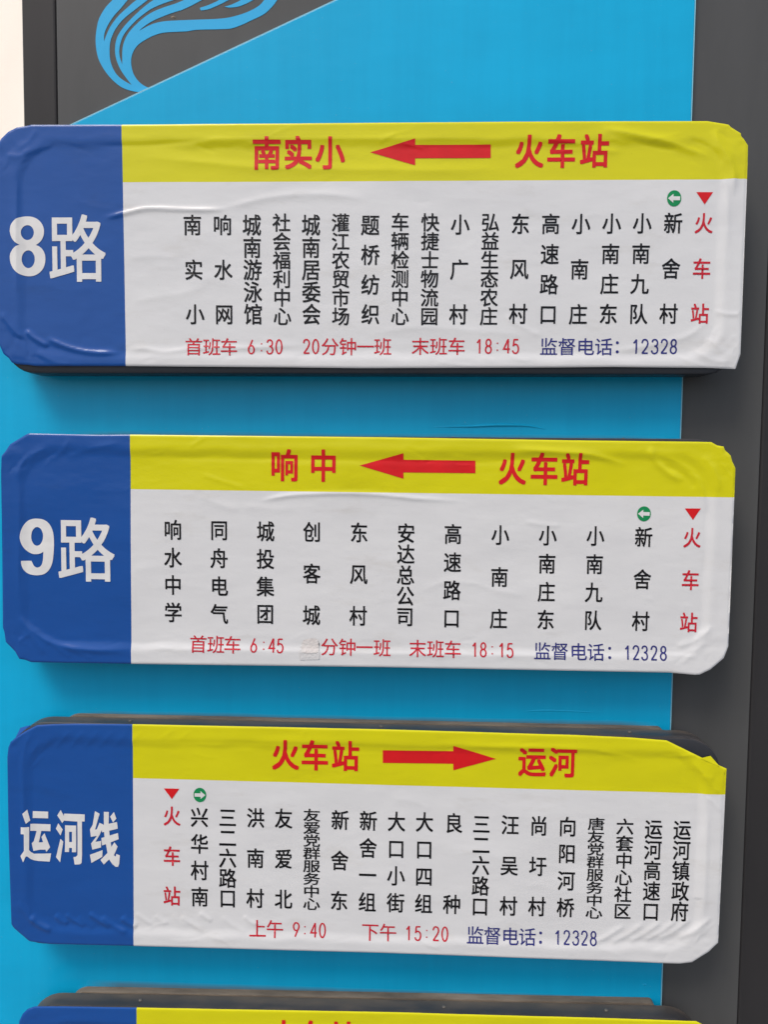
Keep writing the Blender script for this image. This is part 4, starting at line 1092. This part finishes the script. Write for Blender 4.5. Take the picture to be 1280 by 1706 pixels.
NAMES = {
    0: 'long bus route sign reading 8路, topmost of the boards on the pylon',
    1: 'long bus route sign reading 9路 with a tape patch on its timetable',
    2: 'long bus route sign reading 运河线 with its vinyl torn off the top right corner',
    3: 'lowest bus route sign, only its yellow and blue top edge and dusty box in view',
}
def make_sign(idx):
    s = SIGNS[idx]
    zb = min(p[1] for p in s['outline']) / 1000 + EYE
    xc = sum(p[0] for p in s['frame']) / 4000
    root = empty('bus_route_sign', (xc, 0.046, zb))
    tag(root, NAMES[idx], 'bus sign', 'bus route signs mounted one above the other on the pylon')
    f, q = make_frame(idx, root)
    vb = [wz(s['vb'][0]), wz(s['vb'][-1])]; yw = [wz(s['yw'][0]), wz(s['yw'][-1])]
    sheet = film(idx, root, print_mat('printed_vinyl_%d' % (idx + 1), vb, yw))
    # screws on the box top
    zt = lambda x: q[0][1] + (q[1][1] - q[0][1]) * (x - q[0][0]) / (q[1][0] - q[0][0])
    for x in ((-0.36, 0.06, 0.28) if idx != 2 else (-0.37, -0.03, 0.30)):
        screw(root, x, zt(x) + 0.0001, 0.021)
    def char(name, ch, placed, mat, text, colour):
        V, F, K = placed
        o = conform(name, idx, V, F, mat, sheet, layers=K, lift=LIFT + (0.15 if name == 'route_character' else 0), maxedge=3.0)
        o['label'] = '%s %s in the printed line %s' % (colour, ch, text)
        return o
    # headings
    cur, groups = [0], []
    for i in range(1, len(s['head'])):
        if s['head'][i][1] - s['head'][i - 1][1] > 90: groups.append(cur); cur = []
        cur.append(i)
    groups.append(cur)
    for g in groups:
        text = ''.join(s['head'][i][0] for i in g)
        for i in g:
            c, x, z, W, H = s['head'][i]
            char('heading_character', c, place_em(c, x, z, W, H, 0.023), INK['h'], text, 'bold red')
    if s['arrow']:
        V = np.array(s['arrow'])
        tri = tessellate_polygon([[Vector((x, z, 0)) for x, z in s['arrow']]])
        o = conform('direction_arrow', idx, V, [tuple(t) for t in tri], INK['h'], sheet)
        o['label'] = 'long red arrow between the two heading names'
    if s['tri']:
        conform('start_marker', idx, np.array(s['tri']), [(0, 1, 2)], INK['h'], sheet)
    if s['cir']:
        x, z, w, h, d = s['cir']
        N = 32
        V = [(x + w / 2 * math.cos(2 * math.pi * k / N), z + h / 2 * math.sin(2 * math.pi * k / N)) for k in range(N)]
        conform('round_marker', idx, np.array(V), [tuple(range(N))], INK['g'], sheet)
        a = [(-.86, 0), (-.12, .56), (-.12, .24), (.82, .24), (.82, -.24), (-.12, -.24), (-.12, -.56)]
        a = [(x - d * px * w / 2, z + py * h / 2) for px, py in a]
        tri = tessellate_polygon([[Vector((p[0], p[1], 0)) for p in a]])
        conform('marker_arrow', idx, np.array(a), [tuple(t) for t in tri], INK['w'], sheet, lift=LIFT + 0.2)
    # big route number
    for ch, smooth, strokes in HAND_CUT.get(idx, []):
        VV, FF, K = [], [], []
        for k, loops in enumerate(strokes):
            if smooth: loops = [smooth_closed(l, 50, 3) if n_ == 0 else l for n_, l in enumerate(loops)]
            tri = tessellate_polygon([[Vector((x, z, 0)) for x, z in l] for l in loops])
            n0 = len(VV)
            flat = [p for l in loops for p in l]
            VV += flat
            FF += [tuple(i + n0 for i in t) for t in tri]
            K += [k * 0.012] * len(flat)
        char('route_character', ch, (np.array(VV), FF, K), INK['w'], {0: '8路', 1: '9路', 2: '运河线'}[idx], 'large white')
    for ch, kind, x0, z0, x1, z1 in s['big']:
        V, F = glyph(ch)
        V, F, K = thicken(V, F, 0.010)
        mn, mx = V.min(0), V.max(0)
        V = np.stack([x0 + (V[:, 0] - mn[0]) / (mx[0] - mn[0]) * (x1 - x0), z0 + (V[:, 1] - mn[1]) / (mx[1] - mn[1]) * (z1 - z0)], 1)
        char('route_character', ch, (V, F, K), INK['w'], {0: '8路', 1: '9路'}[idx], 'large white')
    for (txt, xa, za, xb, zb_, W, H, c) in s['cols']:
        n = len(txt)
        for k, ch in enumerate(txt):
            t = k / (n - 1)
            char('station_character', ch, place_em(ch, xa + (xb - xa) * t, za + (zb_ - za) * t, W, H, 0.013), INK[c], txt, 'red' if c == 'r' else 'black')
    for c, items in s['rows']:
        for it in items:
            char('timetable_character', it[0], place_em(*it, 0.005), INK[c], ''.join(i[0] for i in items), 'small red' if c == 'r' else 'small navy')
    return root, sheet

roots = [make_sign(i) for i in range(4)]
bpy.data.objects.remove(_txt_o)

# tape patch over the frequency on the 9 sign
def patch_mat():
    m, nt, b = new_mat('old_tape_patch')
    n = noise_node(nt, 120, 5, 0.6)
    c = ramp(nt, n.outputs['Fac'], [(0.35, (0.60, 0.56, 0.535)), (0.65, (0.635, 0.61, 0.59))])
    nt.links.new(c.outputs['Color'], b.inputs['Base Color'])
    b.inputs['Roughness'].default_value = 0.18
    bump(nt, b, noise_node(nt, 160, 5, 0.7).outputs['Fac'], 0.5, 0.0008)
    return m
def stuck_on(name, key, mat, lift, rough, label):
    pts = SIGNS[1][key]
    tri = tessellate_polygon([[Vector((x, z, 0)) for x, z in pts]])
    o = conform(name, 1, np.array(pts), [tuple(t) for t in tri], mat, roots[1][1], lift=lift, maxedge=1.6)
    o['label'] = label
    for v in o.data.vertices:
        v.co.y -= rough * abs(noise.noise(Vector((v.co.x, 0, v.co.z)) * 230))
    return o
M_TAPE = plain_mat('clear_tape', (0.60, 0.595, 0.59), 0.12, 0.03, 60, 0.0004, 0.6)
stuck_on('tape_strip', 'tape', M_TAPE, 0.42, 0.0004, 'small square of shiny clear tape over the number before 分钟一班')
stuck_on('paper_remnant', 'patch', patch_mat(), 0.80, 0.0005, 'beige paper remnant under the tape')
stuck_on('ink_remnant', 'sliver', INK['k'], 1.3, 0.0, 'dark sliver of the covered number')

# loose flaps of vinyl behind the cut corners of the third sign
def flap(idx, pts, y, ymid, mat, label):
    V = [(p[0] / 1000, y + (ymid if k == 1 else 0), p[1] / 1000 + EYE) for k, p in enumerate(pts)]
    o = mesh_obj('vinyl_flap', V, [(0, 1, 2)] if len(pts) == 3 else [(0, 1, 2, 3)], mat, roots[idx][0], smooth=False)
    o['label'] = label
M_YF = plain_mat('yellow_vinyl', YELLOW_INK, 0.35)
M_BF = plain_mat('blue_vinyl', BLUE_INK, 0.35)
flap(2, FLAPS[0], -0.0008, 0.0015, M_YF, 'small torn yellow flap at the bare corner')
flap(2, FLAPS[1], 0.004, 0.004, M_BF, 'small blue flap folded behind the corner')

# long shallow crease in the cyan panel above the second sign
def crease(key, wd, ht):
    P = [wz(p) for p in poly_resample(PYLON[key], 8)]
    n = len(P)
    V, F = [], []
    for i, (x, z) in enumerate(P):
        t = math.sin(math.pi * (i + 0.2) / (n - 0.6))
        w = wd * t + 0.0002
        V += [(x, 0.04597, z + w), (x, 0.04597 - ht * t * 0.7, z + w * 0.35), (x, 0.04597 - ht * t, z - w * 0.25), (x, 0.04597, z - w * 0.7)]
        if i:
            a = 4 * (i - 1)
            F += [(a + k, a + 4 + k, a + 5 + k, a + 1 + k) for k in range(3)]
    mesh_obj('panel_crease', V, F, M_CYAN, pylon)
crease('crease', 0.0022, 0.0018)
crease('crease2', 0.0016, 0.0007)

def scuff(p, seed, y, mat):
    """tiny raised chip on the panel"""
    rng = random.Random(seed)
    x, z = wz(p)
    N = 9
    ring = [(x + rng.uniform(.7, 1.3) * .0034 * math.cos(2*math.pi*k/N), y, z + rng.uniform(.5, 1.2) * .0020 * math.sin(2*math.pi*k/N)) for k in range(N)]
    V = ring + [(x + .0006, y - 0.0011, z + .0003)]
    mesh_obj('paint_chip', V, [(k, (k + 1) % N, N) for k in range(N)], mat, pylon, smooth=False)
scuff(PYLON['scuffs'][0], 1, 0.04597, M_CYAN)
scuff(PYLON['scuffs'][1], 2, 0.05197, M_SPACER)
